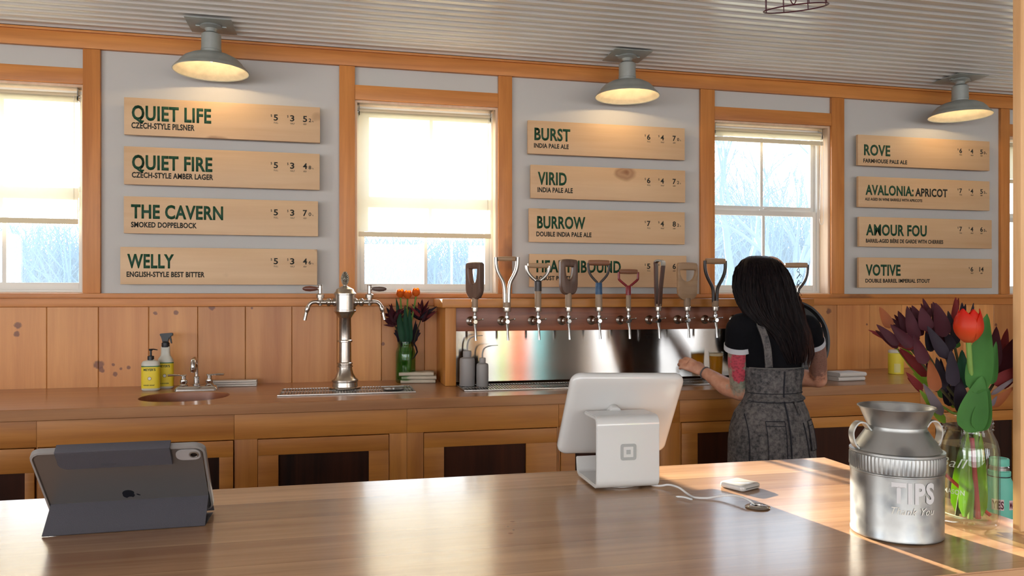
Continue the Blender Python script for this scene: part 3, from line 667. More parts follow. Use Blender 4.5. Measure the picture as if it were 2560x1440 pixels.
# ================================================================ TAPS
chrome, nick = M['chrome'], M['nickel']
M['wood_tan'] = wood('worn ash', (.30, .17, .09, 1), (.50, .32, .18, 1), 'X', .5, scale=2.2)
M['wood_tanz'] = wood('worn ash upright', (.26, .165, .10, 1), (.42, .29, .19, 1), 'Z', .5, scale=2.2)
M['wood_brn'] = wood('dark worn handle wood', (.085, .045, .032, 1), (.20, .115, .08, 1), 'Z', .38, scale=2.2)
M['wood_red'] = wood('red brown grip wood', (.16, .06, .035, 1), (.34, .15, .08, 1), 'X', .4, scale=2.2)
M['paint_blue'] = plain('blue enamel', srgb(40, 80, 118), .4, var=.2, vscale=60)
M['paint_red'] = plain('red enamel', srgb(130, 28, 36), .35, var=.2, vscale=60)
M['paint_teal'] = plain('teal enamel', srgb(10, 96, 76), .35, var=.2, vscale=60)
M['paint_dark'] = plain('dark painted steel', (.05, .042, .04), .38, .4)
M['alu'] = plain('worn aluminium', (.45, .43, .40), .28, .9)
YTAP = TYF-.105
def faucet(t):
    m = MB(); m.lathe([(.024, .1162), (.024, .112), (.019, .108), (.013, .104), (.013, .066), (.016, .064), (.016, .052), (.012, .05), (.012, .018)], 20, (0, 0, 0), axis='Y'); m.build('shank', nick, t)
    m = MB(); m.lathe([(.0, -.020), (.010, -.020), (.013, -.012), (.0155, 0), (.0155, .012), (.012, .020), (.0, .022)], 20, (0,0,0), axis='Y'); m.lathe([(.009, -.012), (.010, .014), (.013, .018), (.013, .028), (.0085, .031), (.007, .044)], 20)
    m.tube([(.006, 0, .006), (.026, -.002, .010), (.038, -.004, .012)], [.004, .0035, .002], 8); m.ball((.039, -.004, .012), .0048, n=10)
    m.build('faucet_body', chrome, t)
    m = MB(); m.tube([(0, -.004, -.010), (0, -.008, -.025), (.001, -.014, -.040), (.002, -.018, -.092)], [.0095, .0085, .0062, .0066], 14); m.build('spout', chrome, t)
def stem(t, h0, h1, r, mat, name='handle_shaft'):
    m = MB(); m.lathe([(r*.98, h0+.002), (r, h0+.004), (r*1.0, h1-.003), (r*.96, h1)], 20); m.build(name, mat, t)
    m = MB(); m.lathe([(.0075, .043), (.008, h0-.008), (r*1.06, h0-.006), (r*1.10, h0), (r*1.10, h0+.014), (r*.99, h0+.016)], 20); m.build('ferrule', nick, t)
def wood_d(mb, w, ztop, zbot, th, hw, hz0, hz1, rw, grip=.5):
    """solid wooden D grip: outer outline with a D-shaped hole"""
    hz = (hz0+hz1)/2; n = 56; o1, o2 = [], []
    def outer(a):
        c, s = cos(a), sin(a)
        # march out from hole centre
        for k in range(400):
            r = .0008*k; x, z = c*r, hz+s*r
            if z > ztop-.004*(abs(x)/(w/2))**2: break
            lim = w/2
            zk = zbot+.052
            if z < zk:
                q = max(0, (z-zbot)/(zk-zbot)); lim = rw+(w/2-rw)*(1-(1-q)**2.2)**.55
                if z < zbot: break
            elif z > ztop-.012: lim = w/2-.004*(1-min(1, (ztop-z)/.012))
            if abs(x) > lim: break
        return x, z
    def inn(a):
        c, s = cos(a), sin(a)
        for k in range(400):
            r = .0005*k; x, z = c*r, hz+s*r
            if z > hz1-.001: break
            q = max(0, (hz1-z)/(hz1-hz0)); lim = hw*(max(0, 1-q**2.1))**.5
            if abs(x) > lim: break
        return x, z
    A = [2*pi*i/n for i in range(n)]
    O, I = [outer(a) for a in A], [inn(a) for a in A]
    def mix(k): return [(o[0]*k+i[0]*(1-k), o[1]*k+i[1]*(1-k)) for o, i in zip(O, I)]
    sec = [(1.0, 0.0), (.985, .55), (.9, .88), (.6, 1.0), (.3, 1.0), (.10, .85), (.02, .5), (0, 0), (.02, -.5), (.10, -.85), (.3, -1), (.6, -1), (.9, -.88), (.985, -.55)]
    mb.loop_rings([[(x, th/2*f, z) for x, z in mix(k)] for k, f in sec])
def d_frame(mb, w, zg, zs, r, flat=1.0, bow=.35, sq=False):
    for s in (-1, 1):
        if sq: p = [(s*w/2, 0, zg), (s*w/2, 0, zg-.028), (s*w/2*.94, 0, zg-.040), (s*w*.22, 0, zs+.014), (s*.010, 0, zs+.002), (s*.009, 0, zs-.02)]
        else: p = bez((s*w/2, 0, zg), (s*w/2, 0, zg-(zg-zs)*bow), (s*w*.44, 0, zg-(zg-zs)*.62), (s*.009, 0, zs), 10)+[(s*.008, 0, zs-.02)]
        mb.tube(spline(p, 3) if sq else p, r, 10, flat=flat)
def grip(t, w, z, r, mat):
    m = MB(); m.lathe([(r*.86, -w/2+.002), (r*.95, -w/2+.010), (r*1.04, 0), (r*.95, w/2-.010), (r*.86, w/2-.002)], 20, (0, 0, z), axis='X'); m.build('grip', mat, t)
# (px centre, px shaft, kind, top py, turn, label)
TAPS = [
 (1187, 1, 'turned grey-brown wooden D handle seen nearly edge-on, leftmost tap'),
 (1267, 2, 'bent bare steel tube handle and wooden grip'),
 (1345, 3, 'bright metal D handle with grey wooden grip and black collar'),
 (1421, 4, 'dark brown solid wooden D handle in front of the lowest menu board'),
 (1497, 5, 'red-brown wooden grip on thin dark frame with blue collar'),
 (1571, 6, 'small red metal D handle, the lowest of the row'),
 (1645, 7, 'dark strap handle folded over at the top, seen edge-on'),
 (1718, 8, 'broad tan wooden paddle handle with half-moon hole'),
 (1788, 9, 'tall dark forked handle with tan wooden grip before the bare window'),
 (1860, 10, 'thin wire handle with green collar beside the woman\'s face'),
 (1990, 12, 'dark curved handle with grey wooden grip right of the woman\'s head'),
]
ZT = 1.234
for px, kd, lab in TAPS:
    X = x_at(px, YTAP); t = thing('beer_tap', 'beer tap with '+lab, 'beer tap', (X, YTAP, ZT), 0, 'beer taps on the dark red plank')
    D = X*sT+YTAP*cT; mp_ = F/D
    zz = lambda py: HC+(YH-py)/mp_-ZT
    faucet(t); b0 = len(bpy.data.objects); before = set(bpy.data.objects)
    rz = 0; rx = 0
    if kd == 1:
        stem(t, .055, zz(742), .0155, M['wood_tanz']); m = MB(); wood_d(m, .098, zz(655), zz(748), .036, .026, zz(708), zz(672), .017); m.build('handle_head', M['wood_brn'], t); rz = R_(-52)
    elif kd == 2:
        stem(t, .055, zz(756), .019, M['wood_tanz'])
        m = MB()
        for s in (-1, 1): m.tube(bez((s*.054, 0, zz(643)), (s*.054, 0, zz(672)), (s*.046, 0, zz(680)), (s*.022, 0, zz(701)), 8)+bez((s*.022, 0, zz(701)), (s*.012, 0, zz(712)), (s*.010, 0, zz(722)), (s*.010, 0, zz(760)), 8)[1:], .0095, 12)
        m.build('handle_frame', M['alu'], t); grip(t, .092, zz(647), .012, M['wood_tan']); rz = R_(-14)
    elif kd == 3:
        stem(t, .055, zz(726), .0165, M['wood_tanz']); m = MB(); d_frame(m, .116, zz(664), zz(702), .0048, 1.8); m.build('handle_frame', M['alu'], t); grip(t, .108, zz(664), .0125, M['wood_tan'])
        m = MB(); m.lathe([(.0180, zz(728)), (.0178, zz(704)), (.012, zz(701))], 20); m.build('collar', M['paint_dark'], t)
    elif kd == 4:
        stem(t, .055, zz(732), .0165, M['wood_tanz']); m = MB(); wood_d(m, .096, zz(648), zz(737), .036, .022, zz(698), zz(667), .018); m.build('handle_head', M['wood_brn'], t); rz = R_(12)
    elif kd == 5:
        stem(t, .055, zz(735), .0175, M['wood_tanz']); m = MB(); d_frame(m, .112, zz(658), zz(706), .0032, 2.0, .5); m.build('handle_frame', M['paint_dark'], t); grip(t, .112, zz(657), .0145, M['wood_red'])
        m = MB(); m.lathe([(.0185, zz(736)), (.0175, zz(709)), (.016, zz(707))], 12); m.build('collar', M['paint_blue'], t)
    elif kd == 6:
        stem(t, .055, zz(736), .0125, M['wood_tanz']); m = MB(); d_frame(m, .104, zz(680), zz(717), .0045, 1.4, sq=True); m.build('handle_frame', M['paint_red'], t); grip(t, .098, zz(679), .0125, M['wood_red'])
        m = MB(); m.lathe([(.0135, zz(738)), (.0155, zz(716)), (.013, zz(714))], 12); m.build('collar', M['paint_red'], t)
    elif kd == 7:
        stem(t, .055, zz(760), .0165, M['wood_tanz'])
        m = MB()
        path = [(0, -.010, zz(765)), (0, -.016, zz(720)), (0, -.030, zz(665))]+[(0, -.030+.022-.022*cos(a), zz(658)+.014*sin(a)) for a in [i*pi/6 for i in range(7)]]+[(0, .012, zz(665)), (0, .010, zz(720)), (0, .006, zz(765))]
        rr = [[(sx*.017, y+dy*0, z) for sx in (-1, 1)] for _, y, z in path for dy in (0,)]
        P2 = [(y, z) for _, y, z in path]; out_, in_ = [], []
        for i, (y, z) in enumerate(P2):
            a = P2[max(i-1, 0)]; b = P2[min(i+1, len(P2)-1)]; d = Vector((b[0]-a[0], b[1]-a[1])).normalized(); nrm = Vector((-d.y, d.x))
            out_.append((y+nrm.x*.004, z+nrm.y*.004)); in_.append((y-nrm.x*.004, z-nrm.y*.004))
        m.rings([[(-.016, o[0], o[1]), (.016, o[0], o[1]), (.016, i_[0], i_[1]), (-.016, i_[0], i_[1])] for o, i_ in zip(out_, in_)])
        m.build('handle_strap', wood('red brown strap', (.05,.02,.014,1), (.14,.06,.04,1), 'Z', .3), t, 30)
        m = MB(); sel = [(o, i_) for o, i_ in zip(out_[2:9], in_[2:9])]
        m.rings([[(-.0175, o[0]*1.02, o[1]+.0015), (.0175, o[0]*1.02, o[1]+.0015), (.0175, i_[0], i_[1]), (-.0175, i_[0], i_[1])] for o, i_ in sel]); m.build('handle_cap', M['alu'], t, 30); rz = R_(38)
    elif kd == 8:
        stem(t, .055, zz(745), .0175, M['wood_tanz']); m = MB(); wood_d(m, .112, zz(656), zz(750), .026, .044, zz(703), zz(675), .019); m.build('handle_head', M['wood_tan'], t)
    elif kd == 9:
        stem(t, .055, zz(752), .0175, M['wood_tanz'])
        m = MB()
        for s in (-1, 1): m.tube(bez((s*.058, 0, zz(652)), (s*.062, 0, zz(680)), (s*.050, 0, zz(690)), (s*.020, 0, zz(714)), 8)+bez((s*.020, 0, zz(714)), (s*.011, 0, zz(722)), (s*.010, 0, zz(728)), (s*.010, 0, zz(756)), 8)[1:], .0088, 12)
        m.build('handle_frame', M['paint_dark'], t); grip(t, .112, zz(653), .0155, M['wood_tan'])
    elif kd == 10:
        stem(t, .055, zz(748), .0155, M['wood_tanz']); m = MB(); d_frame(m, .112, zz(688), zz(720), .003, 1.6, .5); m.build('handle_frame', M['paint_dark'], t); grip(t, .112, zz(687), .0125, M['wood_red'])
        m = MB(); m.lathe([(.0175, zz(750)), (.0165, zz(722)), (.015, zz(720))], 12); m.build('collar', M['paint_teal'], t)
    elif kd == 12:
        stem(t, .055, zz(745), .0165, M['wood_tanz'])
        m = MB()
        for s in (-1, 1): m.tube(bez((s*.060, 0, zz(662)), (s*.064, 0, zz(690)), (s*.050, 0, zz(704)), (s*.016, 0, zz(722)), 8)+[(s*.010, 0, zz(735)), (s*.010, 0, zz(750))], .0075, 12)
        m.build('handle_frame', M['paint_dark'], t); grip(t, .12, zz(663), .014, M['wood_tan']); rz = R_(-20)
    if rz:
        for o in set(bpy.data.objects)-before:
            if o.parent == t: o.rotation_euler.z = rz
# ================================================================ BAR
BX0, BX1, BY0, BY1 = -2.6, 1.155, None, 1.650
BY0 = on_z(2400, 1435, BZ).y
m = MB(); th = .042
poly = [(BX0, BY0), (BX1, BY0), (BX1, PY0-.002), (PX0-.002, PY0-.002), (PX0-.002, PY0+.018), (BX1, PY0+.018), (BX1, BY1), (BX0, BY1)]
m.prism(poly, BZ-th, BZ, 'XY', bev=.002)
bt = m.build('bar_counter', M['bar'], None, 30); tag(bt, 'long glossy oak bar top with dark near edge in the foreground', 'bar')
m = MB(); m.box(BX0+.1, BX1-.08, BY0+.16, BY1-.05, .0, BZ-th-.0005, .003)
m.build('bar_base', M['dark'], bt)
# ---------------------------------------------------------------- tablet in folding case
tx0, tx1 = -.474, -.214; yb, zb, yt, zt = 1.462, BZ+.012, 1.342, BZ+.150
t = thing('tablet', 'tablet in a grey folding case standing on the bar, back to the viewer', 'tablet', ((tx0+tx1)/2, 1.42, BZ), R_(1.2))
W = tx1-tx0; H_ = math.hypot(yb-yt, zt-zb)
tl = Matrix.Translation((0, yb-1.42, zb-BZ)) @ Matrix.Rotation(math.atan2(yb-yt, zt-zb), 4, 'X')   # local x across, z up the slab, -y = back side
def slab(mb, x0, x1, z0, z1, y0, y1, r, bev=.0015):
    mb.prism(rrect(x0, x1, z0, z1, r, 5), y0, y1, 'XZ', bev); return mb
M['case_clear'] = thin_glass('clear case', (.86, .84, .82, 1), haze=.0)
M['tab_back'] = plain('space grey aluminium', (.27, .25, .24), .34, .75)
M['case'] = plain('charcoal case cloth', srgb(72, 69, 75), .75, bump=.3, bscale=900)
M['case_in'] = plain('pale case edge', (.45, .45, .47), .5)
def place(mb): mb.M = tl
m = MB(); place(m); slab(m, -W/2+.006, W/2-.006, .005, H_-.005, -.006, .0015, .012); m.build('body', M['tab_back'], t)
m = MB(); place(m); slab(m, -W/2+.010, W/2-.010, .009, H_-.009, .0017, .0030, .008); m.build('screen', plain('dark screen glass', (.01, .01, .012), .08), t)
m = MB(); place(m)
o_ = rrect(-W/2, W/2, 0, H_, .018, 6); i_ = rrect(-W/2+.004, W/2-.004, .004, H_-.004, .0145, 6)
m.loop_rings([[(x, y, z) for (x, z), y in zip(ring, [yy]*len(ring))] for ring, yy in ((o_, -.004), (o_, .002), (i_, .003), (i_, -.0075), ([(a*.995, b*.995+.0004) for a, b in o_], -.0065))])
m.build('bumper', plain('frosted case rim', (.24, .22, .21), .3, coat=.3), t)
m = MB(); place(m); fx0, fx1 = -W/2+.040, W/2-.052
m.prism([(fx0, H_+.003)]+[(fx0, H_-.024)]+arc(fx0+.012, H_-.026, .012, 180, 270, 5)+[(fx1, H_-.038), (fx1, H_+.003)], -.0125, -.0085, 'XZ', .0008)
m.box(fx0, fx1, -.0125, .004, H_+.0025, H_+.0052, .001); m.build('cover_flap', M['case'], t)
m = MB(); place(m); m.box(-.028, -.006, -.0131, -.0126, H_-.030, H_-.0275, .0002); m.build('logo_tab', plain('dark tab', (.05,.05,.06), .5), t)
m = MB(); place(m); slab(m, W/2-.046, W/2-.008, H_-.034, H_-.008, -.0078, -.0062, .010, .0004); cm = m.build('camera', plain('grey camera plate', (.36, .33, .32), .35), t)
m = MB(); place(m); m.lathe([(.0075, -.0078), (.0075, -.0095), (.0055, -.0100), (.0052, -.0092)], 24, (W/2-.018, 0, H_-.019), axis='Y'); m.build('lens_ring', M['alu'], cm)
m = MB(); place(m); m.lathe([(.0053, -.0092), (.0053, -.0094), (.001, -.0097)], 20, (W/2-.018, 0, H_-.019), axis='Y'); m.build('lens', plain('black lens', (.004,.004,.006), .05), cm)
# fruit mark on the back: bitten apple with a leaf, lying on its side
ap = []
for i in range(72):
    a = 2*pi*i/72; r = .0102*(1+.10*cos(2*(a-pi/2))*-1-.16*math.exp(-((math.atan2(sin(a-pi/2), cos(a-pi/2)))/.28)**2)-.07*math.exp(-((math.atan2(sin(a+pi/2), cos(a+pi/2)))/.28)**2))
    x, z = r*cos(a)*1.0, r*sin(a)*1.08
    d = math.hypot(x-.0125, z-.0015)
    if d < .0052 and x > 0: k = .0052/d; x, z = .0125+(x-.0125)*k, .0015+(z-.0015)*k
    ap.append((x, z))
lf = [(.0005, .0118), (.0012, .0150), (.0040, .0178), (.0052, .0182), (.0050, .0155), (.0030, .0128)]
m = MB(); m.M = tl @ Matrix.Translation((-.002, 0, .062)) @ Matrix.Rotation(R_(90), 4, 'Y')
m.prism(ap, -.0064, -.0061, 'XZ'); m.prism(lf, -.0064, -.0061, 'XZ'); m.build('emblem', plain('dark mirror emblem', (.03, .03, .04), .12, .7), t)
m = MB(); y0s, z0s, y1s, z1s = 1.386-1.42, .0005, 1.4345-1.42, .045
def strip(m, a, b, w0, w1, th):
    a, b = Vector((0, *a)), Vector((0, *b)); d = (b-a).normalized(); n_ = Vector((0, -d.z, d.y))*th
    m.rings([[(-w0, *a.yz), (w0, *a.yz), (w0, *(a+n_).yz), (-w0, *(a+n_).yz)], [(-w1, *b.yz), (w1, *b.yz), (w1, *(b+n_).yz), (-w1, *(b+n_).yz)]])
strip(m, (y0s, z0s), (y1s, z1s), W/2-.006, W/2-.006, .0022); m.build('stand_flap', M['case'], t)
m = MB(); strip(m, (y1s+.003, z1s), (.050, .004), W/2-.004, W/2-.002, .0020); strip(m, (.050, .0005), (-.028, .0005), W/2-.004, W/2-.006, .0020); m.build('base_flap', M['case'], t)
# ---------------------------------------------------------------- payment stand
t = thing('payment_stand', 'white payment stand holding a tilted tablet, square mark on its back', 'payment terminal', (.572, 1.50, BZ), R_(-1.5))
def Cprof(off):
    ys, ye = -.048, .098; r = .016
    o = [(.038, .150)]+[(-.018+0, .1505)]+arc(-.030, .132, .0185, 85, 180, 8)+[(ys, .120)]
    o += [(ys, .022)]+arc(ys+r, .0045+r, r, 180, 270, 6)+[(ye-r, .0045)]+arc(ye-r, .0045+r, r, 270, 350, 5)+[(ye+.004, .042)]
    return o
c = [Vector((0, y, z)) for y, z in Cprof(0)]
def offs(c, d):
    o = []
    for i, p in enumerate(c):
        a, b = c[max(i-1, 0)], c[min(i+1, len(c)-1)]; t_ = (b-a).normalized(); o.append(p+Vector((0, t_.z, -t_.y))*d)
    return o
w2 = .0665; rings = []
for (x, d) in ((-w2, .001), (-w2+.001, 0), (w2-.001, 0), (w2, .001)): pass
A, B = offs(c, 0), offs(c, -.0075)
m = MB(); m.rings([[(-w2, a.y, a.z), (w2, a.y, a.z), (w2, b.y, b.z), (-w2, b.y, b.z)] for a, b in zip(A, B)])
bmesh.ops.recalc_face_normals(m.bm, faces=m.bm.faces[:])
es = [e for e in m.bm.edges if len(e.link_faces) == 2 and e.calc_face_angle(0) > 1.2]
bmesh.ops.bevel(m.bm, geom=es, offset=.0015, segments=2, affect='EDGES')
m.build('stand_body', M['white'], t)
m = MB(); m.lathe([(.001, .0005), (.046, .0005), (.048, .002), (.048, .0044), (.001, .0044)], 40, (.0, .02, 0)); m.build('swivel_base', M['white'], t)
m = MB(); q = .0165; y_ = -.0487
def ring2(o, i_): m.loop_rings([[(x, y, z) for x, z in rr] for rr, y in ((o, y_), (o, y_-.0004), (i_, y_-.0004), (i_, y_))])
ring2(rrect(-q, q, .078-q, .078+q, .005, 5), rrect(-q*.64, q*.64, .078-q*.64, .078+q*.64, .0012, 5))
m.M = Matrix.Identity(4); m.prism(rrect(-q*.27, q*.27, .078-q*.27, .078+q*.27, .0006, 3), y_, y_-.0004, 'XZ')
m.M = Matrix.Identity(4); m.build('square_mark', plain('grey mark', (.36, .365, .35), .4), t)
# the tablet shell: tilted, rounded back
a0 = Vector((.021, .020, .228)); b0 = Vector((.021, .128, .044)); hgt = (a0-b0).length; ang = math.atan2(b0.y-a0.y, a0.z-b0.z)
SM = Matrix.Translation(b0) @ Matrix.Rotation(ang, 4, 'X') @ Matrix.Rotation(R_(1.5), 4, 'Y')
sw = .252; m = MB(); m.M = SM
rg = []
for ins, y, rr in ((.018, -.0115, .014), (.008, -.0105, .018), (.0025, -.0075, .020), (0, -.003, .022), (0, .004, .022), (.002, .0065, .020)):
    rg.append([(x, y, z) for x, z in rrect(-sw/2+ins, sw/2-ins, ins, hgt-ins, rr, 7)])
m.rings(rg); m.build('tablet_shell', M['white'], t, 50)
m = MB(); m.M = SM; m.prism(rrect(-sw/2+.012, sw/2-.012, .012, hgt-.012, .006, 4), .0068, .0075, 'XZ'); m.build('screen', plain('lit screen', (.02,.02,.03), .1), t)
m = MB(); m.tube([(0, .030, .146), (0, .040, .150), (0, .062, .142)], .012, 14); m.build('hinge', M['white'], t)
# ---------------------------------------------------------------- card reader
p = on_z(1850, 1219, BZ); t = thing('card_reader', 'small white square card reader lying in the sun on the bar', 'card reader', (p.x, p.y, BZ), R_(24))
m = MB(); rg = []; s = .030
for ins, z, rr in ((.003, .0006, .006), (.0005, .0022, .008), (0, .005, .008), (.0003, .0095, .008), (.003, .0118, .007)): rg.append([(x, y, z) for x, y in rrect(-s+ins, s-ins, -s+ins, s-ins, rr, 6)])
m.rings(rg); m.build('reader_body', M['white'], t, 50)
m = MB(); m.box(-s*.7, s*.7, -s-.0003, -s+.001, .0052, .0068); m.build('card_slot', plain('slot grey', (.12,.14,.15), .5), t)
# ---------------------------------------------------------------- cable and grommet
P = [on_z(x, y, BZ+z) for x, y, z in ((1560, 1212, .004), (1640, 1214, .004), (1672, 1212, .008), (1697, 1219, .010), (1718, 1234, .004), (1735, 1243, .003), (1768, 1245, .003), (1800, 1240, .006), (1828, 1238, .010), (1855, 1243, .012), (1874, 1252, .010), (1886, 1262, .003))]
P[0] = Vector((.60, 1.505, BZ+.008)); P[1].z = BZ+.004
m = MB(); m.tube(spline(P, 6), .0021, 8); o = m.build('charging_cable', plain('white cable', (.75, .72, .70), .4), None, origin=P[5]); tag(o, 'thin white cable curling from the payment stand to the metal desk grommet', 'cable')
Q = [on_z(x, y, BZ+z) for x, y, z in ((1690, 1241, .004), (1712, 1243, .005), (1731, 1249, .004))]
m = MB(); m.tube(spline(Q, 5), [.0012]+[.0030]*9+[.0015], 8, flat=.6); o = m.build('cable_clip', plain('pale clip', (.8, .8, .8), .3), None, origin=Q[1]); tag(o, 'flat pale cable clip where the white cable bends', 'cable clip')
p = on_z(1894, 1269, BZ); t = thing('cable_grommet', 'round steel cable grommet set on the bar near the card reader', 'grommet', (p.x, p.y, BZ))
m = MB(); m.lathe([(.012, .0005), (.0215, .0005), (.0225, .002), (.018, .0042), (.0105, .0048), (.0095, .003), (.0095, .0005)], 36); m.build('rim', M['chrome'], t)
m = MB(); m.lathe([(.0094, .0006), (.0094, .0015), (.001, .0015)], 24); m.build('hole', M['blackpl'], t)
m = MB(); m.tube([(-.004, -.002, .002), (.004, -.009, .006), (.014, -.013, .0045)], [.003, .0032, .002], 8, flat=.5); m.build('tab', M['chrome'], t)
# ---------------------------------------------------------------- TIP can (galvanised milk can)
p = on_z(2241, 1331, BZ); t = thing('tip_can', 'galvanised milk can marked TIPS on the right of the bar', 'tip jar', (p.x, p.y, BZ), 0)
mg, nt, b = newmat('galvanised steel'); N = nt.nodes; L = nt.links
tc = N.new('ShaderNodeTexCoord'); vo = N.new('ShaderNodeTexVoronoi'); vo.inputs['Scale'].default_value = 38; L.new(tc.outputs['Object'], vo.inputs['Vector'])
nz = N.new('ShaderNodeTexNoise'); nz.inputs['Scale'].default_value = 22; nz.inputs['Detail'].default_value = 6; L.new(tc.outputs['Object'], nz.inputs['Vector'])
mixf = mth(N, L, 'ADD', mth(N, L, 'MULTIPLY', vo.outputs['Distance'], .4), mth(N, L, 'MULTIPLY', nz.outputs['Fac'], .75))
rp = ramp(N, [(.3, (.20, .215, .225, 1)), (.6, (.40, .40, .385, 1))]); L.new(mixf, rp.inputs[0]); L.new(rp.outputs[0], b.inputs['Base Color'])
b.inputs['Metallic'].default_value = .9
mr = N.new('ShaderNodeMapRange'); L.new(mixf, mr.inputs[0]); mr.inputs[1].default_value = .3; mr.inputs[2].default_value = .7; mr.inputs[3].default_value = .28; mr.inputs[4].default_value = .46; L.new(mr.outputs[0], b.inputs['Roughness'])
M['tin'] = mg; RC = .0705
m = MB()
body = [(.001, .0008), (RC-.002, .0008), (RC, .003), (RC, .006), (RC-.0008, .009), (RC, .104), (RC+.001, .105), (RC+.001, .1065), (RC-.0005, .108), (RC-.0005, .134), (RC+.0015, .1352), (RC+.0015, .1385), (RC-.003, .140), (.047, .171), (.0455, .1735), (.0455, .178), (.0445, .1785)]
m.lathe(body, 72, cap=False); m.build('can_body', M['tin'], t)
m = MB(); n = 72; rg = []     # ribbed band
for z, k in ((.1085, 0), (.111, 1), (.131, 1), (.1335, 0)):
    rg.append([((RC+.0002+.0016*k*max(0, sin(i*pi/2+.001)))*cos(2*pi*i/(n*4)), (RC+.0002+.0016*k*max(0, sin(i*pi/2+.001)))*sin(2*pi*i/(n*4)), z) for i in range(n*4)])
m.rings(rg, False, False); m.build('ribbed_band', M['tin'], t, 60)
m = MB(); m.lathe([(.0450, .1745), (.0448, .178), (.0575, .208), (.0585, .2095), (.0600, .2095), (.0597, .2080), (.0565, .2072), (.0435, .178), (.0432, .150)], 64, cap=False); m.build('funnel_neck', M['tin'], t)
for sgn, an in ((-1, R_(172)), (1, R_(-6))):
    c_, s_ = cos(an), sin(an); pr = [(RC-.003, .141), (RC+.004, .150), (RC+.007, .168), (RC-.001, .182), (.058, .183), (.050, .174), (.046, .170)]
    m = MB(); sp_ = spline([(r, 0, z) for r, z in pr], 5); ro = []
    for i, q_ in enumerate(sp_):
        a, bb = sp_[max(i-1, 0)], sp_[min(i+1, len(sp_)-1)]; d = (bb-a).normalized(); nn = Vector((d.z, 0, -d.x))*.0012; wv = .0075
        ro.append([(q_+nn+Vector((0, wv, 0))), (q_+nn*1.6), (q_+nn-Vector((0, wv, 0))), (q_-nn-Vector((0, wv, 0))), (q_-nn*.3), (q_-nn+Vector((0, wv, 0)))])
    m.M = Matrix.Rotation(an, 4, 'Z'); m.rings(ro); m.build('can_handle', M['tin'], t, 50)
    m = MB(); m.M = Matrix.Rotation(an, 4, 'Z')
    m.ball((RC-.001, 0, .1445), .0035, n=10); m.build('rivet', M['tin'], t)
view = math.atan2(-p.y, -p.x)     # direction from can to the camera
def cyl(a0):
    return lambda X, Z: (((RC+.0009)*cos(view+a0+X/RC)), ((RC+.0009)*sin(view+a0+X/RC)), Z)
M['faded'] = plain('faded white paint', (.62, .60, .60), .6); M['faded2'] = plain('cream paint', (.70, .67, .60), .6)
lettering('tips_lettering', 'TIPS', M['faded'], t, 0, .067, .066, .030, bold=.045, fn=cyl(-.10), spacing=1.15)
lettering('thanks_lettering', 'Thank You', M['faded2'], t, 0, .048, .066, .0115, bold=.0, shear=.35, fn=cyl(-.10))
# ---------------------------------------------------------------- bottle, tumbler and stool beyond the bar's end
bp_ = on_d(2498, 742, 2.6); bx, by = bp_.x, bp_.y; zb = .545
t = thing('stool', 'low wooden stool holding water bottles beyond the bar end', 'stool', (bx+.06, by, 0))
m = MB(); m.lathe([(.001, .512), (.165, .512), (.17, .517), (.17, .538), (.165, zb-.0005), (.001, zb-.0005)], 40); m.build('seat', M['counter'], t)
for k in range(4):
    a = pi/4+k*pi/2; m = MB(); m.tube([(.10*cos(a), .10*sin(a), .515), (.15*cos(a), .15*sin(a), .0)], [.016, .013], 12); m.build('leg', M['cab_v'], t)
t = thing('water_bottle', 'mint green steel water bottle with pink lettered stickers behind the flower jar', 'bottle', (bx, by, zb))
M['mint'] = plain('mint powder coat', srgb(112, 200, 178), .5)
m = MB(); m.lathe([(.001, .0005), (.042, .0005), (.045, .004), (.045, .160), (.043, .180), (.034, .200), (.034, .2035)], 40); m.build('bottle_body', M['mint'], t)
m = MB(); m.lathe([(.0335, .2037), (.0335, .207), (.001, .207)], 32); m.build('gasket', M['blackpl'], t)
m = MB(); m.lathe([(.0335, .2072), (.034, .209), (.034, .222), (.030, .224), (.030, .226)], 36); m.build('collar', M['mint'], t)
m = MB(); m.lathe([(.0295, .226), (.0295, .236), (.024, .237), (.024, .241)], 32); m.build('neck', M['steel'], t)
m = MB(); m.lathe([(.0295, .2412), (.030, .243), (.030, .262), (.028, .265), (.023, .2655), (.022, .262), (.001, .262)], 36); m.build('cap', M['mint'], t)
vw = math.atan2(-by, -bx)
def bf(a0, r=.0456): return lambda X, Z: (r*cos(vw+a0+X/.045), r*sin(vw+a0+X/.045), Z)
pk = plain('pink sticker', srgb(240, 205, 205), .5); mar = plain('maroon letters', srgb(90, 20, 40), .5)
def patch(name, mat, a0, w, z0, z1, r, par):
    m = MB(); n = 10; m.rings([[(r*cos(vw+a0+w*i/n), r*sin(vw+a0+w*i/n), z) for z in (z0, z1)] for i in range(n+1)], False, False, closed=False)
    return m.build(name, mat, par)
patch('sticker', pk, -.50, .80, .098, .134, .0453, t); patch('sticker', pk, .68, .45, .100, .132, .0453, t)
lettering('sticker_lettering', 'YES', mar, t, 0, .103, .034, .025, bold=.03, fn=bf(-.46)); lettering('sticker_lettering', 'MA', mar, t, 0, .106, .018, .020, bold=.03, fn=bf(.72))
tp_ = on_d(2583, 742, 2.55); t = thing('tumbler', 'navy steel tumbler at the right edge beside the post', 'tumbler', (tp_.x, tp_.y, zb))
m = MB(); m.lathe([(.001, .0005), (.030, .0005), (.033, .004), (.040, .150)], 32, cap=False); m.build('cup_body', plain('navy coat', (.02, .03, .06), .4), t)
m = MB(); m.lathe([(.040, .150), (.0415, .156), (.042, .172), (.040, .174), (.038, .172), (.036, .120)], 32, cap=False); m.build('rim', M['steel'], t)
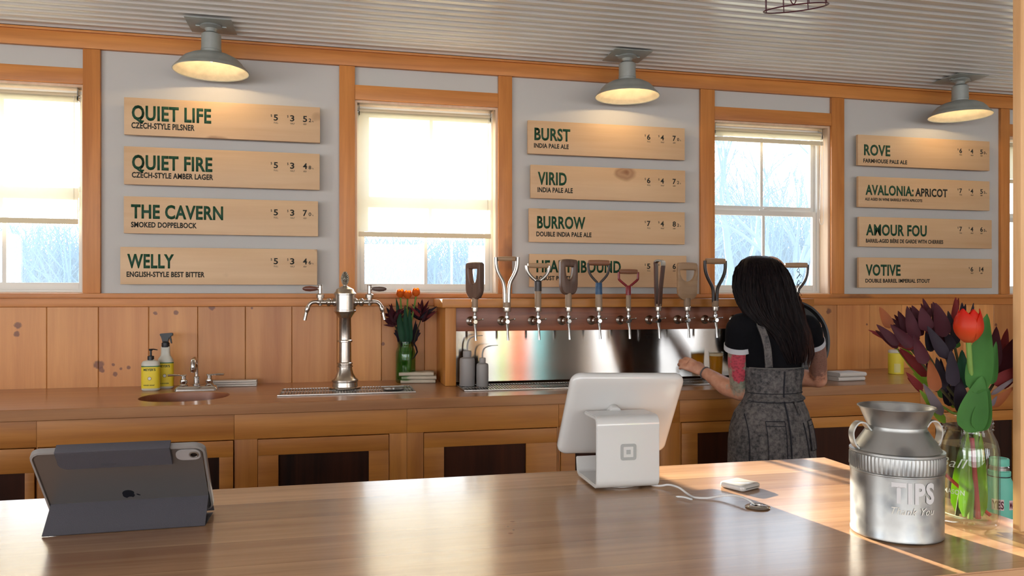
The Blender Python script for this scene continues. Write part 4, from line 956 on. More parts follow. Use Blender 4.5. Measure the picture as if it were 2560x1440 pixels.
# ================================================================ THINGS ON THE BACK COUNTER
def lab_mat(seed):
    return plain('yellow label', (.86, .66, .03), .5)
M['yel'] = lab_mat(0); M['clearp'] = plain('milky bottle plastic', (.62, .60, .52), .35); M['labgreen'] = plain('label green', srgb(50, 110, 60), .5)
def oval_rings(mb, prof, ky, n=40, pw=.75):
    rg = []
    for rx, z in prof:
        ring = []
        for i in range(n):
            a = 2*pi*i/n; c, s = cos(a), sin(a); ring.append((rx*math.copysign(abs(c)**pw, c), rx*ky*math.copysign(abs(s)**pw, s), z))
        rg.append(ring)
    mb.rings(rg)
def wrap_label(t, z0, z1, rx, ky, mat, name, half=True, n=40, pw=.75):
    m = MB(); idx = list(range(n//2, n+1)); rg = []
    for z in (z0, z1):
        rg.append([((rx)*math.copysign(abs(cos(2*pi*i/n))**pw, cos(2*pi*i/n)), rx*ky*math.copysign(abs(sin(2*pi*i/n))**pw, sin(2*pi*i/n)), z) for i in idx])
    m.rings(rg, False, False, closed=False); return m.build(name, mat, t)
ink = plain('dark green ink', srgb(40, 70, 30), .6)
def bottle(px, py, w, hb, kind, lab):
    p = on_z(px, py, KZ); t = thing('soap_bottle' if kind == 'pump' else 'spray_bottle', lab, 'bottle', (p.x, p.y, KZ), R_(-4)); r = w/2; ky = .62
    m = MB()
    if kind == 'pump': prof = [(r*.9, .0008), (r, .005), (r, hb*.86), (r*.97, hb*.91), (r*.80, hb*.97), (r*.42, hb*1.0), (r*.36, hb*1.02)]
    else: prof = [(r*.9, .0008), (r, .005), (r, hb*.62), (r*.93, hb*.69), (r*.62, hb*.78), (r*.56, hb*.84), (r*.55, hb*.99), (r*.5, hb)]
    oval_rings(m, prof, ky); m.build('bottle_body', M['clearp'], t)
    lt = hb*.78 if kind == 'pump' else hb*.60
    wrap_label(t, .012, lt, r+.0006, ky, M['yel'], 'label'); wrap_label(t, lt+.0002, lt+.005, r+.0007, ky, M['labgreen'], 'label_band')
    fn = lambda X, Z: (X, -r*ky*abs(1-abs(X/r)**(2/.75))**(.75/2)-.0012, Z)
    lettering('brand_lettering', "MEYER'S", ink, t, -r*.62, lt-.018, r*1.3, .011, bold=.03, fn=fn)
    lettering('label_lettering', 'HAND SOAP' if kind == 'pump' else 'CLEANER', ink, t, -r*.62, .024, r*1.2, .006, fn=fn)
    m = MB(); m.lathe([(.0085, -r*ky-.0014), (.0085, -r*ky-.0018), (.001, -r*ky-.0018)], 24, (.002, 0, lt*.52), axis='Y'); bd = m.build('flower_badge', plain('badge brown', (.25,.14,.06), .5), t)
    m = MB(); m.lathe([(.0068, -r*ky-.0019), (.0068, -r*ky-.0021), (.001, -r*ky-.0021)], 24, (.002, 0, lt*.52), axis='Y'); m.build('badge_disc', plain('badge white', (.8,.8,.75), .5), bd)
    bk = M['blackpl']
    if kind == 'pump':
        m = MB(); m.lathe([(.0145, hb*1.0), (.0145, hb*1.0+.018), (.010, hb+.020), (.005, hb+.021), (.0045, hb+.045)], 24); m.build('pump_collar', bk, t)
        m = MB(); m.lathe([(.007, hb+.044), (.009, hb+.048), (.006, hb+.053)], 16); m.tube([(-.008, 0, hb+.0505), (.012, 0, hb+.051), (.030, 0, hb+.0475)], [.0045, .005, .0035], 10, flat=.6); m.build('pump_head', bk, t)
    else:
        m = MB(); m.lathe([(.0175, hb-.004), (.0185, hb), (.018, hb+.016), (.014, hb+.020), (.012, hb+.026)], 24); m.build('trigger_collar', bk, t)
        m = MB(); m.prism([(-.014, hb+.022), (.012, hb+.022), (.017, hb+.046), (.030, hb+.050), (.034, hb+.054), (.034, hb+.063), (.028, hb+.066), (-.022, hb+.062), (-.026, hb+.057), (-.017, hb+.046)], -.009, .009, 'XZ', .002); m.build('spray_head', bk, t)
        m = MB(); m.prism([(.017, hb+.047), (.025, hb+.048), (.026, hb+.030), (.030, hb+.014), (.025, hb+.014), (.020, hb+.030)], -.005, .005, 'XZ', .0015); m.build('trigger', bk, t)
    return t
bottle(414, 971, .074, .205, 'spray', 'tall spray bottle with black trigger and yellow label beside the sink tap')
bottle(377, 976, .082, .145, 'pump', 'short hand soap bottle with black pump and yellow label, left of the spray bottle')
# sink tap
t = thing('sink_tap', 'chrome two-handle sink tap behind the carved basin', 'tap', (-.655, 3.905, KZ))
m = MB(); rg = []
for ins, z in ((0, .0006), (.002, .010), (.010, .020), (.016, .0225)): rg.append([(x, y, z) for x, y in rrect(-.098+ins, .098-ins, -.030+ins*.8, .030-ins*.8, .018-ins*.5, 6)])
m.rings(rg); m.build('base_plate', chrome, t)
m = MB(); m.lathe([(.016, .0215), (.016, .030), (.0125, .034), (.0125, .060), (.0145, .061), (.0145, .065), (.009, .067)], 24)
m.tube(spline([(0, 0, .062), (.0, -.0, .090), (0, -.006, .125), (0, -.030, .150), (0, -.065, .152), (0, -.085, .136), (0, -.090, .112)], 5), [.0085]*12+[.0095]*6+[.011]*4+[.0125]*9, 16)
m.lathe([(.0145, .118), (.0145, .105), (.012, .098), (.012, .094), (.001, .094)], 20, (0, -.090, 0)); m.build('spout', chrome, t)
for s in (-1, 1):
    m = MB(); m.lathe([(.020, .0215), (.021, .026), (.015, .032), (.018, .042), (.017, .050), (.011, .056), (.011, .068), (.013, .070), (.010, .074)], 24, (s*.058, 0, 0)); h = m.build('valve', chrome, t)
    m = MB(); m.tube([(s*.045, 0, .0735), (s*.075, -.004, .074), (s*.100, -.008, .075), (s*.126, -.012, .0745)], [.0045, .0055, .0085, .0075], 12, flat=.7); m.build('lever', chrome, h)
# white folded cloth behind the tap
def folded(name, label, cat, loc, w, d, h, rz, mat, layers=3, seed=1, lump=.004):
    t = thing(name, label, cat, loc, rz); rnd = random.Random(seed)
    m = MB()
    for k in range(layers):
        z0, z1 = .0006+h*k/layers, h*(k+1)/layers-.0006; dx = rnd.uniform(-lump, lump)
        ins = .0018
        nx = 22; rg = []
        prof = rrect(-d/2+rnd.uniform(-lump, lump), d/2+rnd.uniform(-lump, lump), z0, z1, (z1-z0)*.48, 4)
        for i in range(nx+1):
            x = -w/2+w*i/nx; e = min(1, .35+6*min(i, nx-i)/nx)
            rg.append([(x+dx, y*(.94+.06*e)+lump*.6*noise.noise(Vector((x*20, k, seed))), z0+(z-z0)*(.94+.06*e)+(lump*.5*noise.noise(Vector((x*25, y*25, k+seed))) if z > (z0+z1)/2 and k == layers-1 else 0)) for y, z in prof])
        m.rings(rg)
    m.build('cloth', mat, t, 60); return t
M['cream_cloth'] = plain('cream towel', (.66, .58, .46), .9, bump=.6, bscale=500); M['white_cloth'] = plain('white towel', (.74, .68, .63), .9, bump=.5, bscale=500)
p = on_z(574, 963, KZ); folded('folded_towel', 'long flat white towel folded behind the sink tap', 'towel', (p.x+.02, 4.04, KZ), .235, .06, .032, R_(0), M['white_cloth'], 3, 3, .001)
p = on_z(1046, 957, KZ); folded('folded_towel', 'cream towel folded in a thick pad at the foot of the tulip vase', 'towel', (p.x, p.y+.02, KZ), .178, .11, .058, R_(-8), M['cream_cloth'], 3, 5, .007)
p = on_z(2119, 951, KZ); folded('folded_towel', 'white towel folded on the worktop right of the woman', 'towel', (p.x, p.y+.02, KZ), .17, .12, .046, R_(4), M['white_cloth'], 2, 8, .004)
# drip tray with rinser + tower
a = on_z(692, 990, KZ); b = on_z(1034, 983, KZ)
dx0, dx1, dy0, dy1 = -.262, .356, 3.575, 3.835
t2 = thing('drip_tray', 'short perforated steel drip tray under the nickel beer tower', 'drip tray', ((dx0+dx1)/2, (dy0+dy1)/2, KZ)); qx, qy = (dx0+dx1)/2, (dy0+dy1)/2
tray(t2, qx, qy, dx0, dx1, dy0, dy1, .013, .0, hole=(.262, 0, .055))
m = MB(); m.lathe([(.050, .0056), (.053, .0068), (.047, .0070), (.043, .0040), (.001, .0030)], 36, (.262-qx, 3.70-qy, 0))
rz_ = m.build('glass_rinser', plain('dark rinser cup', (.16,.15,.14), .3, .8), t2)
m = MB()
for k in range(5):
    a_ = k*2*pi/5; m.box(-.002, .002, 0, .044, .0065, .009, M=Matrix.Translation((.262-qx, 3.70-qy, 0)) @ Matrix.Rotation(a_, 4, 'Z'))
m.lathe([(.010, .0040), (.010, .0105), (.004, .013)], 16, (.262-qx, 3.70-qy, 0)); m.build('rinser_star', M['steel'], rz_)
t = thing('beer_tower', 'antique nickel beer tower with two taps and a pine cone finial', 'beer tower', (.036, 3.755, KZ+.0062)); k = 3.67/F; z_ = lambda py: (974-py)*k
m = MB(); m.lathe([(.001, 0), (.071, 0), (.073, .004), (.073, .008), (.060, .012), (.058, z_(957)), (.062, z_(955)), (.062, z_(951)), (.050, z_(945)), (.039, z_(935)), (.034, z_(924)), (.033, z_(920)), (.037, z_(919)), (.037, z_(916)), (.033, z_(915))], 48); m.build('base', nick, t)
m = MB(); m.lathe([(.033, z_(915)), (.033, z_(913)), (.0365, z_(912)), (.0365, z_(909)), (.0300, z_(907)), (.0290, z_(858)), (.0350, z_(857)), (.0350, z_(853)), (.0300, z_(851)), (.0285, z_(797)), (.031, z_(795))], 48); m.build('column', nick, t)
m = MB(); m.lathe([(.031, z_(796)), (.038, z_(790)), (.048, z_(783)), (.052, z_(781)), (.052, z_(778)), (.050, z_(777)), (.0505, z_(740)), (.0530, z_(739)), (.0530, z_(736)), (.044, z_(731)), (.040, z_(725)), (.026, z_(721)), (.018, z_(719)), (.010, z_(717)), (.009, z_(713))], 48); m.build('head', nick, t)
m = MB(); zb_, zt_ = z_(714), z_(683); n = 120
for i in range(n):
    f = (i+.5)/n; a = i*2.39996; z = zb_+(zt_-zb_)*f; r = .0205*sin(pi*min(1, .12+f*.86))**.75
    d = Vector((cos(a), sin(a), .8)); mm = Matrix.Translation((r*.72*cos(a), r*.72*sin(a), z)) @ d.to_track_quat('Z', 'Y').to_matrix().to_4x4()
    bmesh.ops.create_cone(m.bm, cap_ends=True, segments=5, radius1=.0058, radius2=.0012, depth=.012, matrix=mm)
m.lathe([(.007, zb_-.004), (.013, zb_+.008), (.0165, (zb_+zt_)/2), (.010, zt_-.008), (.002, zt_-.001)], 16)
m.build('finial', plain('aged finial', (.30,.27,.22), .45, .8, var=.3, vscale=80), t)
for s in (-1, 1):
    zc_ = z_(758)
    m = MB(); m.lathe([(.020, .046), (.020, .054), (.014, .058), (.014, .066), (.019, .070), (.020, .080), (.015, .086), (.011, .088), (.011, .112)], 22, (0, 0, zc_), axis='X') if s > 0 else m.lathe([(.020, -.046), (.020, -.054), (.014, -.058), (.014, -.066), (.019, -.070), (.020, -.080), (.015, -.086), (.011, -.088), (.011, -.112)], 22, (0, 0, zc_), axis='X')
    m.lathe([(.0, z_(767)), (.009, z_(766)), (.011, z_(757)), (.013, z_(753)), (.013, z_(748)), (.019, z_(747)), (.020, z_(739)), (.014, z_(737)), (.010, z_(736)), (.010, z_(717)), (.0115, z_(716)), (.011, z_(714))], 22, (s*.115, 0, 0))
    tp = m.build('tap_body', nick, t)
    m = MB(); m.tube(spline([(s*.118, 0, zc_), (s*.135, 0, zc_+.002), (s*.155, 0, zc_-.002), (s*.170, 0, zc_-.020), (s*.178, 0, zc_-.045), (s*.187, -.002, zc_-.085)], 5), [.014, .0135, .012, .011]+[.0095]*12+[.0115]*4+[.0085]*6, 16); m.build('spout', nick, tp)
    m = MB(); m.tube([(s*.108, 0, z_(724)), (s*.128, 0, z_(724))], [.0075, .006], 12); m.lathe([(.0085, s*.122), (.0085, s*.126)], 16, (0, 0, z_(724)), axis='X')
    m.build('lever_neck', nick, tp)
    m = MB(); m.lathe([(.0065, s*.126), (.0105, s*.140), (.0135, s*.162), (.0115, s*.182), (.0060, s*.194), (.001, s*.197)], 20, (0, 0, z_(724)), axis='X'); m.build('lever', plain('oxblood lever wood', (.17, .055, .035), .3, coat=.3) if s < 0 else plain('dark brown lever wood', (.13, .08, .065), .3, coat=.3), tp)
# wash bottles in the tap cabinet
for px, h, r, lab in ((1168, .155, .038, 'larger grey squeeze wash bottle with bent straw on the steel tray'), (1206, .125, .030, 'smaller grey squeeze wash bottle with bent straw on the steel tray')):
    Y = 3.745 if h > .14 else 3.715; X = x_at(px, Y); t = thing('wash_bottle', lab, 'bottle', (X, Y, KZ+.0062), 0, 'wash bottles under the taps')
    m = MB(); m.lathe([(.001, .0005), (r*.96, .0005), (r, .003), (r, h*.80), (r*.93, h*.88), (r*.55, h*.92), (r*.5, h*.95)], 32); m.build('bottle_body', plain('grey soft plastic', (.33, .31, .30), .45), t)
    m = MB(); m.lathe([(r*.53, h*.95), (r*.55, h*.96), (r*.55, h*1.10), (r*.48, h*1.12), (.006, h*1.13)], 28); m.build('cap', plain('grey cap', (.38, .36, .35), .45), t)
    m = MB(); m.tube(spline([(0, 0, h*1.1), (.001, 0, h*1.32), (.012, 0, h*1.50), (.040, 0, h*1.58), (.078, 0, h*1.60)], 5), [.0040]*10+[.0030]*6+[.0018]*5, 10); m.build('straw', plain('grey straw', (.40, .38, .36), .4), t)
# beer glass
def amber_mat():
    mm_, nt, out = shader_mat('amber beer'); N = nt.nodes; L = nt.links
    a_ = N.new('ShaderNodeBsdfTranslucent'); a_.inputs[0].default_value = (1, .50, .04, 1); b_ = N.new('ShaderNodeBsdfDiffuse'); b_.inputs[0].default_value = (.95, .45, .03, 1)
    c_ = N.new('ShaderNodeBsdfTransparent'); c_.inputs[0].default_value = (1, .62, .10, 1)
    x_ = N.new('ShaderNodeMixShader'); L.new(a_.outputs[0], x_.inputs[1]); L.new(b_.outputs[0], x_.inputs[2]); y_ = N.new('ShaderNodeMixShader'); y_.inputs[0].default_value = .45; L.new(x_.outputs[0], y_.inputs[1]); L.new(c_.outputs[0], y_.inputs[2]); L.new(y_.outputs[0], out.inputs[0]); return mm_
Y = 3.71; X = x_at(1790, Y); t = thing('beer_glass', 'full glass of amber beer on the drip tray beyond the woman\'s forearm', 'glass', (X, Y, KZ+.0062))
m = MB(); m.lathe([(.001, .0005), (.030, .0005), (.0315, .003), (.0385, .148), (.0390, .150), (.0375, .150), (.0362, .146), (.0295, .012), (.001, .010)], 40, cap=False); m.build('tumbler_glass', M['jar'], t)
m = MB(); m.lathe([(.001, .0105), (.0290, .0125), (.0352, .128), (.001, .128)], 36, cap=False)
m.build('beer', amber_mat(), t)
m = MB(); m.lathe([(.001, .1282), (.0353, .1282), (.0361, .142), (.001, .142)], 36, cap=False); m.build('foam', plain('beer foam', (.80, .62, .40), .8), t)
# black round tray leaning at the cabinet's right end + hook
t = thing('round_tray', 'big black round tray propped upright on the worktop behind the woman', 'tray', (x_at(1982, 3.60), 3.60, KZ), R_(0))
rt = .212; m = MB(); m.M = Matrix.Translation((0, 0, rt+.002)) @ Matrix.Rotation(R_(-4), 4, 'X')
m.lathe([(.001, .004), (rt-.02, .004), (rt-.010, -.012), (rt, -.014), (rt, -.011), (rt-.008, -.009), (rt-.018, .007), (.001, .007)], 64, axis='Y'); m.build('tray_disc', plain('black enamel', (.008, .008, .009), .35), t)
# white lid and yellow canister at right of the counter
p = on_z(2249, 936, KZ); t = thing('soap_canister', 'yellow labelled canister with pale lid behind the bouquet', 'canister', (p.x, p.y+.03, KZ))
m = MB(); m.lathe([(.001, .0005), (.040, .0005), (.042, .003), (.042, .118), (.039, .122)], 32); m.build('can_body', plain('yellow canister', (.78, .62, .04), .5), t)
m = MB(); m.lathe([(.040, .1222), (.041, .124), (.041, .136), (.030, .140), (.001, .141)], 32); m.build('lid', plain('pale lid', (.68, .62, .52), .5), t)
m = MB(); vw2 = -pi/2-.5; n = 10
m.rings([[(.0425*cos(vw2-.4+.8*i/n), .0425*sin(vw2-.4+.8*i/n), z) for z in (.012, .062)] for i in range(n+1)], False, False, closed=False); m.build('label_panel', plain('pale label', (.70, .62, .22), .5), t)
# ---------------------------------------------------------------- hanging wire ornament at the top
c0 = on_d(1988, -24, 2.5); t = thing('wire_basket', 'dark red wire basket hanging from the ceiling at the top edge', 'wire basket', c0)
M['redwire'] = plain('dark red wire', srgb(78, 26, 38), .45)
m = MB(); Rr = .115; tilt = Euler((R_(8), R_(-9), 0)).to_matrix()
def rg_(z, r, n=40): return [tilt @ Vector((r*cos(2*pi*i/n), r*.62*sin(2*pi*i/n), z)) for i in range(n)]
for z, r in ((0, Rr), (-.055, Rr*.97), (.075, Rr*.9)): m.tube(rg_(z, r), .0022, 6, closed=True)
for i in range(0, 40, 5):
    a, b = rg_(-.055, Rr*.97)[i], rg_(.075, Rr*.9)[i]; m.tube([a, b], .0018, 6)
b_ = rg_(-.025, Rr*.98)[27]; m.tube([b_+tilt @ Vector((.012*cos(a), 0, .028*sin(a))) for a in [i*2*pi/16 for i in range(16)]], .0018, 6, closed=True)
m.build('basket_wire', M['redwire'], t)
m = MB(); m.tube([tilt @ Vector((-.1, 0, .075)), Vector((0, 0, .16)), tilt @ Vector((.1, 0, .075))], .0015, 6); m.tube([(0, 0, .16), (0, 0, CZ-.012-c0.z)], .0015, 6); m.build('hanging_wire', M['redwire'], t)
# ================================================================ JARS AND FLOWERS
def leafblade(mb, p0, p1, w, cup=.25, bend=.12, side=None, th=.0009, n=9, tipk=.55, up=None):
    """cupped lens-shaped blade from p0 to p1 (closed solid)"""
    p0, p1 = Vector(p0), Vector(p1); d = p1-p0; L_ = d.length; t = d.normalized()
    nrm = Vector(up) if up is not None else Vector((0, -1, .15))
    s = t.cross(nrm).normalized(); nrm = s.cross(t).normalized()
    rg = []
    for i in range(n+1):
        f = i/n; wv = w/2*(sin(pi*min(1, f**tipk*.93+.05)))**.85+.0004
        if i == n: wv = .0004
        c = p0+d*f+nrm*L_*bend*(sin(pi*f*.9))*-1
        ring = []
        for k in (-1, -.5, 0, .5, 1): ring.append(c+s*wv*k+nrm*wv*cup*(k*k)+nrm*0)
        ring2 = [q-nrm*th for q in reversed(ring)]
        rg.append(ring+ring2)
    mb.rings(rg)
def leafmat(name, col, trans, rough=.45, tr=.35, var=.25, veins=True):
    m, nt, b = newmat(name); N = nt.nodes; L = nt.links; out = [n for n in N if n.type == 'OUTPUT_MATERIAL'][0]
    tc = N.new('ShaderNodeTexCoord'); nz = N.new('ShaderNodeTexNoise'); nz.inputs['Scale'].default_value = 14; nz.inputs['Detail'].default_value = 4; L.new(tc.outputs['Object'], nz.inputs['Vector'])
    rp = ramp(N, [(.3, (col[0]*(1-var), col[1]*(1-var), col[2]*(1-var), 1)), (.7, (col[0]*(1+var), col[1]*(1+var), col[2]*(1+var), 1))]); L.new(nz.outputs[0], rp.inputs[0]); L.new(rp.outputs[0], b.inputs['Base Color'])
    b.inputs['Roughness'].default_value = rough+.15; b.inputs['Specular IOR Level'].default_value = .22
    t = N.new('ShaderNodeBsdfTranslucent'); t.inputs[0].default_value = (*trans, 1)
    mx = N.new('ShaderNodeMixShader'); mx.inputs[0].default_value = tr; L.new(b.outputs[0], mx.inputs[1]); L.new(t.outputs[0], mx.inputs[2]); L.new(mx.outputs[0], out.inputs[0])
    return m
M['lm'] = leafmat('maroon bract', (.055, .010, .016), (.34, .015, .025), tr=.25, var=.45)
M['lk'] = leafmat('near black bract', (.016, .009, .016), (.06, .01, .02), tr=.12)
M['lr'] = leafmat('red bract', (.17, .022, .022), (.65, .06, .03), tr=.3)
M['lo'] = leafmat('orange brown bract', (.30, .09, .03), (.6, .2, .05), tr=.3)
M['lg'] = leafmat('lime leaf back', (.24, .36, .04), (.42, .66, .06), tr=.4)
M['lgr'] = leafmat('tulip leaf green', (.075, .21, .05), (.25, .55, .06), tr=.35)
M['lgr2'] = leafmat('dark tulip leaf', (.018, .07, .035), (.05, .2, .04), tr=.2)
M['lp'] = leafmat('grey purple bract', (.16, .12, .13), (.3, .15, .15), tr=.2)
M['stem'] = leafmat('leafy stem', (.06, .05, .02), (.1, .1, .02), tr=.1)
M['stemg'] = leafmat('green stem', (.22, .34, .08), (.4, .6, .1), tr=.3)
M['stemr'] = leafmat('pink red stem', (.50, .08, .09), (.6, .1, .1), tr=.3)
def mason(t, r, h, glass, n=48):
    m = MB(); rn = r*.80
    prof = [(.001, .0006), (r*.86, .0006), (r*.97, .006), (r, .014), (r, h*.66), (r*.985, h*.72), (r*.92, h*.79), (rn*1.0, h*.855), (rn*.97, h*.87), (rn*.97, h*.885), (rn*1.03, h*.893), (rn*.97, h*.905), (rn*1.03, h*.925), (rn*.97, h*.94), (rn*1.03, h*.955), (rn*.98, h*.97), (rn*1.0, h*.985), (rn*.98, h), (rn*.93, h*.995), (rn*.92, h*.88), (r*.88, h*.78), (r*.955, h*.66), (r*.955, .016), (r*.9, .009), (.001, .007)]
    m.lathe(prof, n, cap=False); return m.build('jar_glass', glass, t, 50)
JD = 1.322; jp = on_z(2419, 1309, BZ); JR, JH = .0478, .184
t = thing('mason_jar', 'clear glass mason jar of water and stems at the bar end', 'jar', (jp.x, jp.y, BZ))
mason(t, JR, JH, M['jar'])
m = MB(); m.lathe([(.001, .0078), (JR*.94, .017), (JR*.945, JH*.66), (JR*.89, JH*.745), (.001, JH*.745)], 40, cap=False)
m.build('water', thin_glass('water', (.93, .99, .86, 1)), t)
vw = math.atan2(-jp.y, -jp.x)
def jf(a0, r=JR+.0004): return lambda X, Z: (r*cos(vw+a0+X/JR), r*sin(vw+a0+X/JR), Z)
emb = plain('raised glass lettering', (.72, .80, .66), .2, spec=1)
lettering('embossed_lettering', 'Ball', emb, t, 0, .103, .046, .016, bold=-.005, shear=.35, fn=jf(-.95)); lettering('embossed_lettering', 'MASON', emb, t, 0, .058, .034, .008, fn=jf(-.80))
zo = lambda x, y: (2140+x/4, 720+y/4)
def F3(x, y, dd=0.0, D=JD): px, py = zo(x, y); return on_d(px, py, D+dd)
neck = Vector((jp.x, jp.y, BZ+JH))
rf = random.Random(11)
def stem_thing(name, label, cat, leaves, mat, top, group, stemw=.0022, mstem=None, foot=(0, 0)):
    """leaves: (x0,y0,x1,y1,w,depth0,depth1)"""
    base = Vector((jp.x+foot[0], jp.y+foot[1], BZ+.014)); t = thing(name, label, cat, base, 0, group)
    nk = neck+Vector((foot[0]*-.35, foot[1]*-.35, -.015)); tp = F3(*top)
    m = MB(); m.tube([q-base for q in spline([base, nk, nk.lerp(tp, .5)+Vector((0, 0, .004)), tp], 6)], [stemw*1.5]*7+[stemw]*12, 8); m.build('stem', mstem or M['stem'], t)
    by = {}
    for lf_ in leaves:
        k = lf_[7] if len(lf_) > 7 else mat; by.setdefault(k, []).append(lf_)
    for k, ls in by.items():
        ls = ls+[(x0+rf.uniform(-35, 35), y0+rf.uniform(-20, 40), x1+rf.uniform(-45, 45), y1+rf.uniform(5, 60), w*rf.uniform(.6, .85), d0+rf.uniform(.01, .04), d1+rf.uniform(.02, .06)) for (x0, y0, x1, y1, w, d0, d1, *_) in ls if k in ('lm', 'lk', 'lr')]
        for (x0, y0, x1, y1, w, d0, d1, *_) in ls:
            m = MB(); a = F3(x0, y0, d0)-base; b = F3(x1, y1, d1)-base
            leafblade(m, a, b, w/4/F*(JD+d0)*1.08, cup=rf.uniform(.15, .4), bend=rf.uniform(-.06, .06), up=(rf.uniform(-.35, .35)-.55, -.8, rf.uniform(-.1, .3)))
            m.build('bract', M[k], t, 60)
    return t
G = 'dark red leaf sprays in the mason jar'
stem_thing('leaf_spray', 'maroon leaf spray reaching farthest left over the milk can, red pointed tips', 'leaf spray',
 [(585,610,125,420,62,.0,.02,'lr'), (420,570,205,365,84,-.02,-.01), (560,590,345,365,104,-.03,-.02), (345,400,235,190,92,.03,.04,'lo'), (520,440,350,300,50,.03,.03), (660,830,420,610,78,.01,.01,'lr'), (470,560,300,500,46,.03,.03,'lr')], 'lm', (560, 620), G, foot=(.018, .0))
stem_thing('leaf_spray', 'maroon leaf spray at the upper left of the bouquet with broad dark bracts', 'leaf spray',
 [(530,450,420,230,84,.02,.02), (600,520,512,180,112,0,.01), (650,350,560,175,78,.03,.03), (720,430,650,190,122,-.01,0), (745,290,670,105,52,.04,.04), (690,760,580,470,112,-.03,-.03), (640,480,600,300,80,.03,.03), (600,600,500,470,70,.02,.02)], 'lm', (650, 560), G, foot=(.008, .012))
stem_thing('leaf_spray', 'tallest dark maroon leaf spray in the middle of the bouquet', 'leaf spray',
 [(880,490,795,150,142,-.01,0), (850,350,770,140,92,.03,.03), (905,700,715,380,112,-.04,-.03,'lk'), (960,620,880,420,92,0,.0,'lk'), (760,620,700,430,90,.03,.03,'lk'), (700,330,745,200,60,.03,.03), (900,560,800,400,100,.02,.02)], 'lm', (850, 560), G, foot=(.0, .014))
stem_thing('leaf_spray', 'red tipped leaf spray just behind the orange tulip', 'leaf spray',
 [(985,430,1000,92,82,.03,.05,'lr'), (955,430,920,230,62,.03,.03,'lk'), (1065,330,1060,145,50,.05,.06,'lk'), (1150,300,1176,150,22,.05,.05,'lk'), (1000,560,965,330,80,.02,.03,'lk')], 'lm', (990, 600), G, foot=(-.004, .016))
stem_thing('leaf_spray', 'low dark leaf spray of downward-left red and black bracts above the jar', 'leaf spray',
 [(710,880,440,600,92,.01,.0,'lr'), (805,1030,735,715,112,-.03,-.03,'lo'), (875,1010,805,695,92,-.02,-.02,'lk'), (975,980,950,620,112,-.05,-.05,'lk'), (1065,1260,1020,865,132,-.04,-.04,'lk'), (665,1015,505,845,62,.0,.0,'lr'), (860,1270,675,955,84,-.02,-.02,'lp'), (830,1000,700,740,80,.03,.03), (940,1180,880,900,90,.02,.02,'lk'), (1010,1180,960,900,110,.0,.0,'lk')], 'lm', (930, 1050), G, foot=(.004, -.012))
stem_thing('leaf_spray', 'dark red leaf spray leaning right toward the post', 'leaf spray',
 [(1370,810,1405,385,124,.0,.02), (1445,770,1512,405,92,.03,.04,'lr'), (1410,900,1610,480,152,.0,.02), (1390,970,1650,785,124,-.02,-.02,'lr'), (1355,1065,1620,880,40,-.03,-.03,'lp'), (1360,1190,1580,985,72,-.03,-.03,'lo'), (1400,880,1560,640,100,.03,.03), (1350,1180,1410,1080,34,-.04,-.04,'lp')], 'lm', (1380, 950), G, foot=(-.018, .004))
stem_thing('green_leaf_spray', 'lime green sunlit leaves low on the left side of the bouquet', 'leaf spray',
 [(745,965,400,590,64,.02,.04), (890,1350,630,1010,74,-.01,.01), (560,690,450,580,44,.05,.05), (715,780,700,600,34,.04,.04), (1005,600,985,480,70,.03,.03,'lgr'), (860,1100,820,900,60,.04,.04,'lgr'), (980,1200,935,1040,46,.02,.02), (420,600,350,560,40,.05,.05), (735,980,570,850,46,.03,.03)], 'lg', (800, 1150), 'green leaf sprays in the mason jar', foot=(.02, .010), mstem=M['stemg'])
# tulip
base = Vector((jp.x-.006, jp.y-.012, BZ+.012)); t = thing('tulip', 'single orange-red tulip in full bloom with broad green leaves', 'tulip', base)
bl = F3(1125, 545, -.045); m = MB(); nk = neck+Vector((.004, -.014, -.01)); m.tube([q-base for q in spline([base, nk, F3(1150, 900, -.045), bl], 6)], [.0042]*19, 10); m.build('stem', M['stemg'], t)
mt, nt, b = newmat('tulip petal'); N = nt.nodes; L = nt.links
tc = N.new('ShaderNodeTexCoord'); sp = N.new('ShaderNodeSeparateXYZ'); L.new(tc.outputs['Object'], sp.inputs[0])
nz = N.new('ShaderNodeTexNoise'); nz.inputs['Scale'].default_value = 60; mp = N.new('ShaderNodeMapping'); mp.inputs['Scale'].default_value = (1, 1, .12); L.new(tc.outputs['Object'], mp.inputs[0]); L.new(mp.outputs[0], nz.inputs[0])
mr = N.new('ShaderNodeMapRange'); L.new(mth(N, L, 'ADD', sp.outputs[2], mth(N, L, 'MULTIPLY', nz.outputs[0], .02)), mr.inputs[0]); z0 = (bl-base).z; mr.inputs[1].default_value = z0+.008; mr.inputs[2].default_value = z0+.055
rp = ramp(N, [(0, (.78, .16, .05, 1)), (.5, (.85, .07, .012, 1)), (1, (.80, .02, .004, 1))]); L.new(mr.outputs[0], rp.inputs[0]); L.new(rp.outputs[0], b.inputs['Base Color']); b.inputs['Roughness'].default_value = .45
tt = N.new('ShaderNodeBsdfTranslucent'); L.new(rp.outputs[0], tt.inputs[0]); mx = N.new('ShaderNodeMixShader'); mx.inputs[0].default_value = .5; L.new(b.outputs[0], mx.inputs[1]); L.new(tt.outputs[0], mx.inputs[2]); L.new(mx.outputs[0], [n for n in N if n.type == 'OUTPUT_MATERIAL'][0].inputs[0]); M['petal'] = mt
